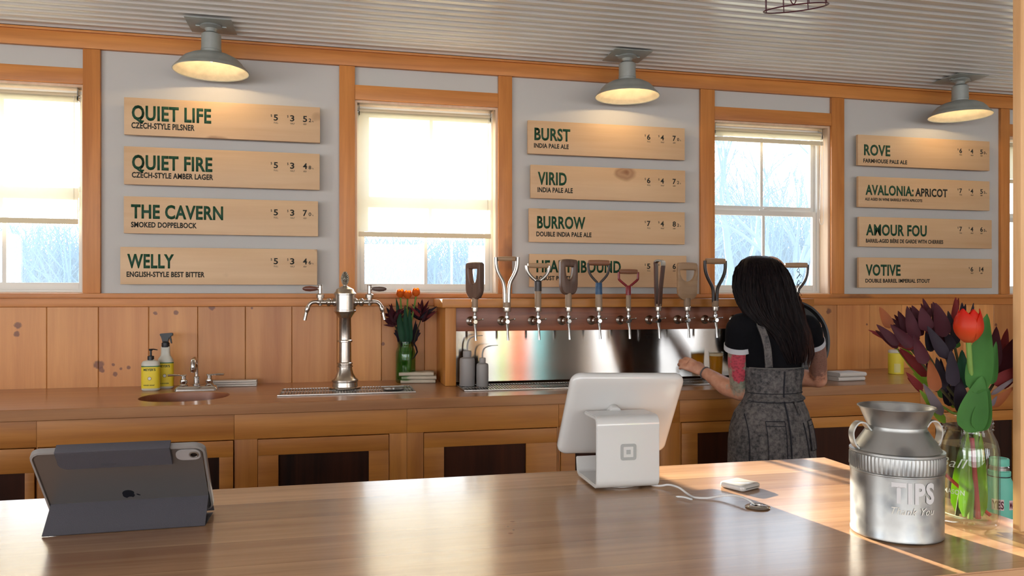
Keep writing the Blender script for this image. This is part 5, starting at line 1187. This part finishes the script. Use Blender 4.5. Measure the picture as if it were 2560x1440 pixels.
def petals(t, c, R0, H0, mat, k0=0.0, nm='petal'):
    for layer, (cnt, kr, kh) in enumerate(((3, .90, .98), (3, 1.0, 1.0))):
        for j in range(cnt):
            a0 = k0+2*pi*(j+.5*layer)/3; m = MB(); n, q = 10, 8; rg = []
            for i in range(n+1):
                f = i/n; r = R0*kr*(sin(pi*min(.5+.0, f*.95+.06))**.7 if f < .47 else 1-.28*((f-.47)/.53)**1.6); z = H0*kh*f
                hw = 1.12*(sin(pi*(min(1, f*.82+.13)))**.7); hw *= 1 if f < .7 else (1-((f-.7)/.3)**2.2*.75)
                o = []; i2 = []
                for k in range(q+1):
                    a = a0+hw*(k/q*2-1); zz = z-H0*.02*abs(k/q*2-1)**2*(f > .5)
                    o.append(c+Vector((r*cos(a), r*sin(a), zz))); i2.append(c+Vector(((r-.0009)*cos(a), (r-.0009)*sin(a), zz)))
                rg.append(o+i2[::-1])
            m.rings(rg); m.build(nm, mat, t, 60)
petals(t, bl-base, .0225, .0565, M['petal'], .35)
for (x0, y0, x1, y1, w, d0, d1, mt_) in ((1195,1050,1312,255,226,-.06,-.03,'lgr'), (1120,1440,1262,880,250,-.07,-.06,'lgr'), (1225,1430,1325,1000,160,-.075,-.06,'lgr'), (1355,960,1402,535,84,-.03,-.02,'lgr'), (1100,1230,1215,960,128,-.04,-.04,'lgr2'), (1080,1000,1060,620,130,-.02,-.02,'lgr2'), (1150,800,1210,600,90,-.02,0,'lgr2')):
    m = MB(); leafblade(m, F3(x0, y0, d0)-base, F3(x1, y1, d1)-base, w/4/F*JD, cup=.35, bend=.03, up=(-.6, -.8, .1), n=14); m.build('leaf', M[mt_], t, 60)
# cut stems visible inside the jar
rs_ = random.Random(4)
m_ = [(-.016, -.020, .016, -.012, .0045, 'stemr', 'thick pink-red cut stem leaning in the jar water'), (.020, -.008, -.022, .012, .0028, 'stemr', 'thin pink cut stem crossing low in the jar water')]
for x0, y0, x1, y1, r, mt_, lb in m_:
    a = Vector((jp.x+x0+.022, jp.y+y0+.004, BZ+.013)); b = Vector((jp.x+x1-.020, jp.y+y1, BZ+.150 if 'thick' in lb else BZ+.09))
    m = MB(); m.tube([a-a, b-a], r, 10); o = m.build('cut_stem', M[mt_], None); o.location = a; tag(o, lb, 'stem')
base2 = Vector((jp.x, jp.y, BZ+.010))
for (dx, dy, tx, ty, w, lb) in ((-.018, -.012, -.014, -.016, .020, 'lime leaf folded against the left inside wall of the jar'), (.014, -.014, .010, -.018, .019, 'lime leaf submerged on the right inside the jar'), (-.006, .016, .006, .010, .026, 'broad lime leaf at the back inside the jar')):
    m = MB(); leafblade(m, (dx, dy, .006), (tx, ty, .148), w, cup=.3, bend=.02, up=(-.6, -.8, 0)); o = m.build('jar_leaf', M['lg'], None, 60); o.location = base2; tag(o, lb, 'leaf')
# ---------------------------------------------------------------- small vase on the back counter
vD = 3.80; vp = on_z(1012, 950, KZ); vp.y = 4.015; vp.x = x_at(1014, 4.015)
t = thing('glass_vase', 'green glass jar of tulips on the worktop beside the tap cabinet', 'vase', (vp.x, vp.y, KZ))
mason(t, .052, .215, M['greenglass'], 40)
m = MB(); m.lathe([(.001, .009), (.048, .018), (.048, .165), (.001, .165)], 32, cap=False); m.build('water', thin_glass('green water', (.80, .92, .72, 1)), t)
def V(px, py, dy=0): return on_y(px, py, vp.y+dy)
vb = Vector((vp.x, vp.y, KZ+.012))
mt2 = leafmat('orange tulip petal', (.85, .22, .03), (1.0, .42, .05), tr=.5)
for i, (px, py, lb) in enumerate(((1001, 744, 'leftmost orange tulip in the green vase'), (1019, 747, 'middle orange tulip in the green vase'), (1040, 741, 'rightmost orange tulip in the green vase'))):
    b0_ = vb+Vector(((i-1)*.018-.012, -.01*i, 0)); t = thing('small_tulip', lb, 'tulip', b0_, 0, 'orange tulips in the green vase'); tp = V(px, py, -.01*i)
    m = MB(); m.tube([q-b0_ for q in spline([b0_, Vector((vp.x+(i-1)*.012, vp.y-.01, KZ+.20)), tp], 6)], .0045, 8); m.build('stem', M['stemg'], t); petals(t, tp-b0_, .0215, .046, mt2, i)
    m = MB(); leafblade(m, V(1008+i*8, 860, -.02)-b0_, V((990, 1012, 1024)[i], (745, 762, 768)[i], -.03)-b0_, .034, cup=.4, bend=.03, up=(-.3, -.9, 0)); m.build('leaf', M['lgr2'], t, 60)
    for q in range(2):
        m = MB(); leafblade(m, b0_-b0_+Vector((-.01+.012*q, -.006, .006)), V(1000+i*12+q*5, 866, -.02-q*.01)-b0_, .020, cup=.4, bend=.02, up=(0, -1, 0)); m.build('leaf', M['stemg'], t, 60)
for s, (cx_, cy_, lb) in enumerate(((985, 790, 'left maroon leaf spray in the green vase'), (1052, 780, 'right maroon leaf spray in the green vase'))):
    b0_ = vb+Vector((.02*(s*2-1)-.004, .006, 0)); t = thing('leaf_spray', lb, 'leaf spray', b0_, 0, 'maroon sprays in the green vase'); bp2 = V((1000, 1036)[s], 850)
    m = MB(); m.tube([q-b0_ for q in spline([b0_, bp2, V(cx_, cy_+20)], 5)], .003, 8); m.build('stem', M['stem'], t)
    rr = random.Random(9+s)
    for q in range(22):
        a = R_(rr.uniform(25, 160) if s else rr.uniform(40, 175)); ln = rr.uniform(34, 62)/510; st_ = V(cx_+rr.uniform(-6, 6), cy_+rr.uniform(0, 26), rr.uniform(-.03, .02))
        e_ = st_+Vector((cos(a)*ln*.8, rr.uniform(-.03, .02), sin(a)*ln*.72))
        m = MB(); leafblade(m, st_-b0_, e_-b0_, rr.uniform(.014, .024), cup=.35, bend=rr.uniform(-.08, .08), up=(rr.uniform(-.5, .5), -.8, .2), n=6); m.build('bract', M[rr.choice(('lm', 'lm', 'lk', 'lr', 'lm'))], t, 60)
    for q in range(5):
        m = MB(); leafblade(m, V((1003, 1034)[s]+rr.uniform(-3, 3), 868-q*6)-b0_, V((990, 1046)[s]+(q-2)*3*(1 if s else -1), 800+q*8)-b0_, .024, cup=.3, bend=.05, up=(0, -1, 0), n=6); m.build('bract', M['lk'], t, 60)
m = MB(); o0 = V(1032, 880, -.03); m.tube([V(1030, 850, -.05)-o0, V(1040, 868, -.055)-o0, V(1043, 880, -.05)-o0, V(1036, 893, -.055)-o0, V(1028, 900, -.05)-o0], [.006, .009, .009, .006, .002], 8, flat=.5); o = m.build('dark_leaf', M['lk'], None); o.location = o0; tag(o, 'dark curled leaf hanging over the rim of the green vase', 'leaf')
# ================================================================ THE WOMAN BEHIND THE BAR (seen from behind)
PB = Vector((1.872, 3.035, 0)); pw = thing('person', 'woman in black tee and grey denim overalls, back turned, reaching to the taps', 'person', PB)
def L_(x, y, z): return Vector((x, y, z))-PB
def W_(px, py, Y): return on_y(px, py, Y)-PB
def ell(mb, secs, n=28, pw_=1.0):
    """loft of horizontal ellipses: (cx, cy, z, rx, ry)"""
    rg = []
    for cx_, cy_, z, rx, ry in secs:
        rg.append([(cx_+rx*math.copysign(abs(cos(2*pi*i/n))**pw_, cos(2*pi*i/n)), cy_+ry*math.copysign(abs(sin(2*pi*i/n))**pw_, sin(2*pi*i/n)), z) for i in range(n)])
    mb.rings(rg)
# joints
shL, shR = W_(1856, 818, 3.03), W_(2024, 816, 3.03)
elL, wrL = W_(1850, 978, 3.13), W_(1758, 930, 3.33)
haL = W_(1722, 912, 3.375)
elR, wrR = W_(2046, 948, 3.16), Vector((.12, .40, .985))
hd = Vector((.012, .055, 1.425))
def limb(mb, pts, rad, n=16): mb.tube(spline(pts, 5), [r for r in interp(rad, len(spline(pts, 5)))], n)
def interp(rad, n):
    o = []; m = len(rad)-1
    for i in range(n):
        f = i/(n-1)*m; k = min(int(f), m-1); u = f-k; o.append(rad[k]*(1-u)+rad[k+1]*u)
    return o
# --- body (skin): one continuous surface
m = MB()
m.ball(hd+Vector((0, .0, .015)), .088, .86, 1.05, 1.12, 24)                     # skull
m.ball(hd+Vector((0, .035, -.045)), .062, .92, .95, 1.05, 20)                   # jaw
m.ball(hd+Vector((0, .094, -.018)), .013, .9, 1.2, 1.5, 10)                      # nose
m.ball(hd+Vector((0, .083, -.056)), .016, 1.5, .6, .5, 10)                       # mouth
for s in (-1, 1):
    m.ball(hd+Vector((s*.030, .072, .010)), .014, 1.3, .7, .8, 10)               # brow/eye sockets
    m.ball(hd+Vector((s*.078, .004, -.010)), .024, .35, .7, 1.1, 12)             # ears
m.tube([hd+Vector((0, -.012, -.06)), Vector((0, .0, 1.30)), Vector((0, 0, 1.22))], [.047, .046, .060], 20)
ell(m, [(0, .02, .74, .150, .105), (0, .02, .83, .150, .10), (0, .02, .95, .112, .080), (0, .01, 1.05, .118, .085), (0, .0, 1.16, .135, .090), (0, 0, 1.225, .130, .070), (0, 0, 1.255, .075, .05)])
limb(m, [shL, shL.lerp(elL, .5)+Vector((-.014, 0, 0)), elL], [.050, .046, .040])
limb(m, [shR, shR.lerp(elR, .5)+Vector((.012, 0, 0)), elR], [.050, .044, .038])
limb(m, [elL, elL.lerp(wrL, .35)+Vector((-.002, 0, -.010)), elL.lerp(wrL, .8), wrL], [.042, .043, .030, .026])
limb(m, [elR, elR.lerp(wrR, .35), wrR], [.040, .040, .025])
m.ball(elL+Vector((.004, -.004, -.004)), .040, n=14); m.ball(elR, .040, n=14)
for s in (-1, 1):
    limb(m, [Vector((s*.085, .02, .78)), Vector((s*.098, .015, .47)), Vector((s*.10, .01, .09))], [.078, .050, .036])
    m.tube([Vector((s*.10, -.01, .055)), Vector((s*.10, .06, .045)), Vector((s*.105, .15, .03))], [.035, .036, .025], 14)
def hand(mb, wr, dirv, up, mirror=1, s=1.0, curl=1.0):
    """palm + five separate curled fingers; dirv towards the fingers, up = back of the hand"""
    f = dirv.normalized(); u = (up-f*up.dot(f)).normalized(); r = f.cross(u).normalized()*mirror
    T = lambda a, b, c: wr+r*a*s+f*b*s+u*c*s
    mb.tube([T(0, -.01, 0), T(.0, .025, .002), T(-.002, .060, .004), T(-.003, .082, .002)], [.024*s, .030*s, .036*s, .030*s], 16, flat=.55, up=u)
    for k, (x, ln) in enumerate(((-.029, .062), (-.010, .072), (.010, .068), (.028, .052))):
        a = .085-.006*abs(k-1.3); L1, L2, L3 = ln*.46, ln*.31, ln*.23; p = [T(x*.8, a-.025, .003), T(x, a, .004)]
        an = -.35*curl; q = p[-1]
        for L0, da in ((L1, -.55*curl), (L2, -.85*curl), (L3, -.6*curl)):
            q = q+(f*cos(an)+u*sin(an))*L0*s; p.append(q); an += da
        mb.tube(spline(p, 3), interp([.0095*s, .0092*s, .0088*s, .0080*s, .0064*s], len(spline(p, 3))), 10)
    p = [T(-.020, .012, -.006), T(-.040, .034, -.016), T(-.044, .058, -.030), T(-.034, .078, -.040)]
    mb.tube(spline(p, 3), interp([.014*s, .012*s, .0105*s, .0075*s], len(spline(p, 3))), 10)
hand(m, wrL, haL-wrL, Vector((-.25, -.75, .55)), -1, .98, .95)
hand(m, wrR, Vector((-.3, 1, -.02)), Vector((0, 0, 1)), 1, .92, .8)
M['skin'] = None
ms, nt, b = newmat('tattooed skin'); N = nt.nodes; L = nt.links
tc = N.new('ShaderNodeTexCoord'); b.inputs['Roughness'].default_value = .5; b.inputs['Subsurface Weight'].default_value = .08; b.inputs['Subsurface Radius'].default_value = (.012, .005, .003)
nz = N.new('ShaderNodeTexNoise'); nz.inputs['Scale'].default_value = 30; nz.inputs['Detail'].default_value = 3; L.new(tc.outputs['Object'], nz.inputs['Vector'])
rp = ramp(N, [(.35, (.60, .27, .17, 1)), (.65, (.70, .36, .24, 1))]); L.new(nz.outputs[0], rp.inputs[0]); col = rp.outputs[0]
def blob(col, c, r, kc, sc=40, amt=.9, soft=.25, st=(1, 1, 1)):
    mp = N.new('ShaderNodeVectorMath'); mp.operation = 'SUBTRACT'; L.new(tc.outputs['Object'], mp.inputs[0]); mp.inputs[1].default_value = c
    m2 = N.new('ShaderNodeVectorMath'); m2.operation = 'MULTIPLY'; L.new(mp.outputs[0], m2.inputs[0]); m2.inputs[1].default_value = st
    ln = N.new('ShaderNodeVectorMath'); ln.operation = 'LENGTH'; L.new(m2.outputs[0], ln.inputs[0])
    z = N.new('ShaderNodeTexNoise'); z.inputs['Scale'].default_value = sc; z.inputs['Detail'].default_value = 4; L.new(tc.outputs['Object'], z.inputs['Vector'])
    d = mth(N, L, 'ADD', ln.outputs['Value'], mth(N, L, 'MULTIPLY', mth(N, L, 'SUBTRACT', z.outputs[0], .5), r*.9))
    mr = N.new('ShaderNodeMapRange'); L.new(d, mr.inputs[0]); mr.inputs[1].default_value = r*(1-soft); mr.inputs[2].default_value = r; mr.inputs[3].default_value = amt; mr.inputs[4].default_value = 0
    z2 = N.new('ShaderNodeTexVoronoi'); z2.inputs['Scale'].default_value = sc*1.6; L.new(tc.outputs['Object'], z2.inputs['Vector'])
    k1 = ramp(N, [(.0, (kc[0]*.45, kc[1]*.45, kc[2]*.45, 1)), (.6, (*kc, 1))]); L.new(z2.outputs['Distance'], k1.inputs[0])
    mx = N.new('ShaderNodeMix'); mx.data_type = 'RGBA'; L.new(mr.outputs[0], mx.inputs[0]); L.new(col, mx.inputs[6]); L.new(k1.outputs[0], mx.inputs[7]); return mx.outputs[2]
aL = shL.lerp(elL, .62)
col = blob(col, aL+Vector((-.02, -.01, .0)), .085, (.30, .34, .28), 45, .8, st=(1, 1, .6))
col = blob(col, elL+Vector((.0, -.02, .055)), .055, (.20, .27, .20), 70, .8)
col = blob(col, W_(1853, 905, 3.02), .040, (.60, .07, .11), 55, .95, .15, st=(1.15, .3, .75))
col = blob(col, W_(1856, 940, 3.04), .032, (.62, .07, .11), 55, .95, .15, st=(1, .3, .9))
col = blob(col, shR.lerp(elR, .55)+Vector((0, -.01, 0)), .10, (.20, .10, .085), 60, .75, st=(1, 1, .75))
L.new(col, b.inputs['Base Color'])
body = m.build('body', ms, pw, 60); remesh(body, .0042, 5, .5)
# --- t-shirt
m = MB()
ell(m, [(0, .018, .86, .112, .080), (0, .018, .93, .108, .078), (0, .012, 1.02, .120, .086), (0, .008, 1.07, .136, .098), (-.002, .0, 1.15, .156, .106), (-.002, -.004, 1.215, .160, .094), (-.002, -.002, 1.25, .120, .072), (-.002, .0, 1.272, .066, .054)])
limb(m, [Vector((-.08, 0, 1.20)), shL, shL.lerp(elL, .24)+Vector((-.014, 0, 0)), shL.lerp(elL, .30)+Vector((-.016, 0, .0))], [.070, .066, .060, .060])
limb(m, [Vector((.08, 0, 1.20)), shR+Vector((-.016, 0, -.004)), shR.lerp(elR, .20)+Vector((-.002, 0, 0)), shR.lerp(elR, .33)+Vector((.002, 0, .0))], [.066, .058, .053, .053])
sh = m.build('tee_shirt', plain('black jersey', (.005, .005, .007), .9, spec=.15, bump=.3, bscale=300), pw, 60); remesh(sh, .0065, 4)
for s, S, E, nm in ((-1, shL, elL, 'left'), (1, shR, elR, 'right')):
    c0_, c1_ = S.lerp(E, .26)+Vector((-.015 if s < 0 else .001, 0, 0)), S.lerp(E, .335)+Vector((-.015 if s < 0 else .001, 0, 0)); m = MB(); m.tube([c0_, c1_], [.0625]*2 if s < 0 else [.055]*2, 28); m.build('sleeve_cuff', plain('white ribbed cuff', (.62, .62, .66), .8), pw, 60)
# --- denim overalls
md, nt, b = newmat('washed grey denim'); N = nt.nodes; L = nt.links
tc = N.new('ShaderNodeTexCoord'); z = N.new('ShaderNodeTexNoise'); z.inputs['Scale'].default_value = 55; z.inputs['Detail'].default_value = 5; z.inputs['Roughness'].default_value = .7; L.new(tc.outputs['Object'], z.inputs['Vector'])
z3 = N.new('ShaderNodeTexNoise'); z3.inputs['Scale'].default_value = 7; L.new(tc.outputs['Object'], z3.inputs['Vector'])
rp = ramp(N, [(.38, (.030, .029, .033, 1)), (.60, (.17, .152, .148, 1))]); L.new(mth(N, L, 'ADD', mth(N, L, 'MULTIPLY', z.outputs[0], .75), mth(N, L, 'MULTIPLY', z3.outputs[0], .25)), rp.inputs[0]); L.new(rp.outputs[0], b.inputs['Base Color']); b.inputs['Roughness'].default_value = .9
bp = N.new('ShaderNodeBump'); bp.inputs['Strength'].default_value = .4; bp.inputs['Distance'].default_value = .002; L.new(z.outputs[0], bp.inputs['Height']); L.new(bp.outputs[0], b.inputs['Normal'])
M['denim'] = md; M['seam'] = plain('denim seam', (.018, .018, .026), .9); M['thread'] = plain('pale denim edge', (.20, .185, .175), .9)
bz = lambda py: HC+(YH-py)/F*3.36
secs = [(.004, .012, bz(918), .136, .102), (.006, .013, bz(940), .134, .100), (.006, .014, bz(965), .128, .096), (.006, .016, bz(985), .127, .096), (.004, .018, bz(1000), .133, .102), (-.004, .016, bz(1030), .166, .124), (-.006, .012, bz(1070), .186, .140), (-.006, .010, bz(1110), .197, .146), (-.004, .010, bz(1150), .200, .148), (-.002, .012, .50, .200, .145)]
def hip_r(z, off=0):
    for (a, b_) in zip(secs, secs[1:]):
        if b_[2] <= z <= a[2]:
            f = (a[2]-z)/(a[2]-b_[2]); return [a[i]*(1-f)+b_[i]*f for i in range(5)]
    return secs[0] if z > secs[0][2] else secs[-1]
def surf(x, z, off=.002):      # point on the back (camera-facing) side of the overalls
    cx_, cy_, _, rx, ry = hip_r(z); u = max(-.999, min(.999, (x-cx_)/rx)); return Vector((x, cy_-ry*math.sqrt(1-u*u)-off, z))
m = MB(); n = 64; rg = []
for k in range(49):
    z = secs[0][2]+(secs[-1][2]-secs[0][2])*k/48; cx_, cy_, _, rx, ry = hip_r(z)
    ring = []
    for i in range(n):
        a = 2*pi*i/n; wv = .0035*noise.noise(Vector((cos(a)*4, sin(a)*4, z*14)))+(.003*noise.noise(Vector((cos(a)*9, sin(a)*9, z*30))) if z > .88 else 0)
        ring.append((cx_+(rx+wv)*cos(a), cy_+(ry+wv)*sin(a), z))
    rg.append(ring)
m.rings(rg); m.build('overalls', M['denim'], pw, 60)
def band(pts, w, th, mat, name, par=pw, up=(0, 0, 1), tilt=None):
    """flat strap following pts; pts carry their own outward normals"""
    m = MB(); rg = []; sp_ = spline(pts, 6)
    for i, p in enumerate(sp_):
        a, b_ = sp_[max(i-1, 0)], sp_[min(i+1, len(sp_)-1)]; t_ = (b_-a).normalized(); nn = Vector((p.x*.9, (p.y)*1.6, .15)).normalized() if tilt is None else tilt
        s_ = t_.cross(nn).normalized(); nn = s_.cross(t_).normalized(); w_ = w if not callable(w) else w(i/(len(sp_)-1))
        rg.append([p-s_*w_/2+nn*th*.3, p-s_*w_*.44+nn*th, p+s_*w_*.44+nn*th, p+s_*w_/2+nn*th*.3, p+s_*w_/2-nn*th*.4, p-s_*w_/2-nn*th*.4])
    m.rings(rg); return m.build(name, mat, par, 50)
# straps over the shoulders, down the back
sb = lambda px, py, y: Vector((*W_(px, py, PB.y+y).xyz,))
for pts in ([sb(1892, 796, -.010), sb(1897, 806, -.062), sb(1909, 835, -.100), sb(1918, 870, -.112), sb(1922, 918, -.100)], [sb(1998, 796, -.015), sb(2006, 812, -.068), sb(2017, 840, -.094), sb(2020, 880, -.096), sb(2014, 918, -.088)]):
    stp = band([pts[0]+Vector((0, .05, -.012))]+pts, .030, .004, M['denim'], 'strap')
    for sd in (-1, 1): band([q+Vector((sd*.0145, -.0045, 0)) for q in pts], .0022, .0016, M['thread'], 'strap_edge', stp)
# hem line, waistband, seams and pockets as sewn-on pieces
def sline(fn, name, w, th, mat, k=14): return band([fn(i/k) for i in range(k+1)], w, th, mat, name)
sline(lambda f: surf(-.120+.25*f, bz(921), .003), 'bib_hem', .010, .0022, M['denim'])
sline(lambda f: surf(-.128+.262*f, bz(917.5), .002), 'hem_edge', .003, .002, M['thread'])
sline(lambda f: surf(-.122+.25*f, bz(991), .003), 'waistband', .034, .0035, M['denim'])
for zy in (bz(980.5), bz(1001.5)): sline(lambda f: surf(-.124+.254*f, zy, .0065), 'waist_seam', .0028, .0016, M['seam'])
sline(lambda f: surf(-.004+.003*f, bz(925)+(bz(1150)-bz(925))*f, .003), 'centre_seam', .006, .0022, M['seam'])
sline(lambda f: surf(.050+.010*f, bz(998)+(bz(1028)-bz(998))*f, .006), 'belt_loop', .014, .004, M['denim'], 5)
for (xa, xb, za, zb2) in ((-.100, -.022, bz(1044), bz(1136)), (.105, .160, bz(1048), bz(1120))):
    m = MB(); k = 8; rg = []
    for j in range(k+1):
        z = za+(zb2-za)*j/k; fr = [surf(xa+(xb-xa)*i/k+(.010*j/k if xa > 0 else 0), z, .0045) for i in range(k+1)]; rg.append(fr+[q+Vector((0, .003, 0)) for q in fr[::-1]])
    m.rings(rg); pk_ = m.build('pocket', M['denim'], pw, 60)
    sh_ = .010 if xa > 0 else 0
    for c0_, c1_ in (((xa, za), (xb, za)), ((xa, za-.020), (xb, za-.020)), ((xa, za), (xa+sh_, zb2)), ((xb, za), (xb+sh_, zb2)), ((xa+sh_, zb2), (xb+sh_, zb2))):
        band([surf(c0_[0]+(c1_[0]-c0_[0])*f/6, c0_[1]+(c1_[1]-c0_[1])*f/6, .006) for f in range(7)], .0026, .0018, M['seam'], 'pocket_seam', pk_)
sline(lambda f: surf(.075+.028*f, bz(1050)+(bz(1150)-bz(1050))*f, .003), 'side_seam', .0035, .002, M['seam'])
sline(lambda f: surf(-.160-.004*f, bz(1030)+(bz(1150)-bz(1030))*f, .003), 'side_seam', .0035, .002, M['seam'])
# shoes
for s in (-1, 1):
    m = MB(); rg = []
    for y, w_, h in ((-.055, .026, .055), (-.04, .036, .075), (.0, .038, .078), (.06, .040, .055), (.12, .044, .042), (.175, .036, .032), (.195, .015, .02)):
        rg.append([(s*.103+w_*cos(a), y, max(.001, h*.5+h*.5*sin(a))) for a in [2*pi*i/16 for i in range(16)]])
    m.rings(rg); m.build('shoe', M['blackpl'], pw, 60)
# bracelet and ring
m = MB(); wd = (wrL-elL).normalized(); pbr = elL.lerp(wrL, .95)
u1 = wd.cross(Vector((0, 0, 1))).normalized(); u2 = wd.cross(u1)
m.tube([pbr+(u1*cos(a)+u2*sin(a))*.0285 for a in [2*pi*i/28 for i in range(28)]], .0028, 8, closed=True, flat=1.6); m.build('bracelet', plain('grey woven bracelet', (.12, .10, .10), .7), pw)
# --- hair
mh, nt, b = newmat('dark brown hair'); N = nt.nodes; L = nt.links
tc = N.new('ShaderNodeTexCoord'); mp = N.new('ShaderNodeMapping'); mp.inputs['Scale'].default_value = (90, 90, 4); L.new(tc.outputs['Object'], mp.inputs[0])
z = N.new('ShaderNodeTexNoise'); z.inputs['Scale'].default_value = 1.5; z.inputs['Detail'].default_value = 4; L.new(mp.outputs[0], z.inputs[0])
sp = N.new('ShaderNodeSeparateXYZ'); L.new(tc.outputs['Object'], sp.inputs[0])
mr = N.new('ShaderNodeMapRange'); L.new(sp.outputs[0], mr.inputs[0]); mr.inputs[1].default_value = .06; mr.inputs[2].default_value = .16  # redder, lighter right side: sunlit rim painted into the hair colour
r1 = ramp(N, [(.35, (.004, .003, .004, 1)), (.7, (.016, .010, .010, 1))]); r2 = ramp(N, [(.35, (.020, .007, .005, 1)), (.7, (.095, .035, .022, 1))])
L.new(z.outputs[0], r1.inputs[0]); L.new(z.outputs[0], r2.inputs[0]); mx = N.new('ShaderNodeMix'); mx.data_type = 'RGBA'; L.new(mr.outputs[0], mx.inputs[0]); L.new(r1.outputs[0], mx.inputs[6]); L.new(r2.outputs[0], mx.inputs[7]); L.new(mx.outputs[2], b.inputs['Base Color'])
b.inputs['Roughness'].default_value = .5; b.inputs['Specular IOR Level'].default_value = .10
hz = lambda py: HC+(YH-py)/F*3.34
def hx(px, y=-.05): return W_(px, 742, PB.y+y).x
# outline (left px, right px, row, centre depth, half depth)
hs = [(1903, 1945, 638, .045, .03), (1884, 1966, 648, .04, .075), (1870, 1980, 668, .035, .105), (1862, 1991, 695, .028, .118), (1858, 1997, 725, .015, .118), (1861, 2000, 755, -.008, .105), (1869, 2003, 785, -.040, .082), (1886, 2008, 808, -.060, .060), (1912, 2013, 830, -.075, .044), (1928, 2018, 860, -.083, .032), (1940, 2020, 885, -.086, .020), (1955, 2012, 905, -.088, .010)]
m = MB(); n = 40; rg = []
for l, r, py, cy_, hy in hs:
    x0, x1 = hx(l), hx(r); rg.append([((x0+x1)/2+(x1-x0)/2*cos(a)*(1+.03*noise.noise(Vector((a*3, py*.02, 1)))), cy_+hy*sin(a)*(1 if sin(a) < 0 else (.80 if py < 760 else .6)), hz(py)) for a in [2*pi*i/n for i in range(n)]])
m.rings(rg)
base = m.mesh('hairbase'); 
m = MB(); m.bm.from_mesh(base)
rh = random.Random(2)
def hs_at(py):
    for a, b_ in zip(hs, hs[1:]):
        if a[2] <= py <= b_[2]:
            f = (py-a[2])/(b_[2]-a[2]); return [a[i]*(1-f)+b_[i]*f for i in range(5)]
    return hs[-1] if py > 700 else hs[0]
for i in range(210):      # locks lying on the hair mass
    a0 = rh.uniform(pi*.93, pi*2.07); start = rh.uniform(640, 720); end = rh.uniform(845, 912); pts = []; k = 9
    for j in range(k+1):
        py = start+(end-start)*j/k; l, r, _, cy_, hy = hs_at(py); x0, x1 = hx(l), hx(r); a = a0+.05*sin(j*.8+i)
        if a0 > pi*1.9 or a0 < pi*1.1: a = a0
        off = 1.015+.02*rh.random(); pts.append(Vector(((x0+x1)/2+(x1-x0)/2*cos(a)*off, cy_+hy*sin(a)*off-.002, hz(py))))
    m.tube(pts, [.001]+[rh.uniform(.003, .0052)]*(k-1)+[.0008], 5)
for i in range(26):       # stray strands at the left temple and the right side
    s = -1 if i % 3 else 1
    p0 = W_(1866 if s < 0 else 1992, rh.uniform(672, 760), PB.y+.02); q = p0+Vector((s*rh.uniform(.004, .030), rh.uniform(-.02, .02), rh.uniform(-.03, .02)))
    m.tube(spline([p0, p0.lerp(q, .6)+Vector((0, 0, .012)), q+Vector((0, 0, -.004))], 3), [.0016]*4+[.0010]*3, 4)
for i in range(30):       # locks over the right shoulder, inside the painted sunlit tint
    x = rh.uniform(1990, 2016); p = [W_(x-8, 770+rh.uniform(-30, 20), PB.y-.02), W_(x, 810, PB.y-.055), W_(x+rh.uniform(0, 10), 850, PB.y-.085), W_(x+rh.uniform(2, 18), rh.uniform(880, 905), PB.y-.092)]
    m.tube(spline(p, 4), interp([.003, .0045, .004, .001], 13), 5)
m.build('hair', mh, pw, 60)
bpy.data.meshes.remove(base)
# little chrome double hook at the cabinet end, beside her hair
hp = on_y(2023, 772, 3.76); t = thing('coat_hook', 'small chrome hook on the tap cabinet end, right of the woman\'s hair', 'hook', (hp.x, hp.y, hp.z))
m = MB(); m.lathe([(.012, .035), (.012, .030), (.006, .028), (.006, .0)], 16, (0, 0, 0), axis='Y'); m.tube([(0, 0, 0), (0, -.012, -.012), (.002, -.018, -.035), (.006, -.014, -.042)], [.006, .006, .005, .004], 10); m.ball((0, -.004, .010), .009, n=12); m.ball((.008, -.013, -.043), .008, n=12); m.build('hook', chrome, t)
# --- coloured translucent banners in the room's rear window (mirrored in the steel)
for X, wd_, c, lb in ((2.60, .13, (.75, .95, .10), 'lime green'), (2.88, .30, (1, .36, .06), 'orange'), (3.21, .17, (.10, .75, .75), 'teal')):
    mm_, nt, out = shader_mat(lb+' banner'); N = nt.nodes; L = nt.links
    a_ = N.new('ShaderNodeBsdfTranslucent'); a_.inputs[0].default_value = (*c, 1); b_ = N.new('ShaderNodeBsdfTransparent'); b_.inputs[0].default_value = (*c, 1)
    x_ = N.new('ShaderNodeMixShader'); x_.inputs[0].default_value = .5; L.new(a_.outputs[0], x_.inputs[1]); L.new(b_.outputs[0], x_.inputs[2]); L.new(x_.outputs[0], out.inputs[0])
    t = thing('hanging_banner', lb+' banner hung in the window behind the camera, mirrored in the steel splashback', 'banner', (X, RY+.06, .78), 0, 'coloured banners mirrored in the steel')
    m = MB(); m.box(-wd_/2, wd_/2, -.001, .001, 0, 1.44); m.build('banner_cloth', mm_, t)
    m = MB(); m.lathe([(.008, -wd_/2-.01), (.008, wd_/2+.01)], 12, (0, 0, 1.445), axis='X'); m.build('banner_rod', chrome, t)
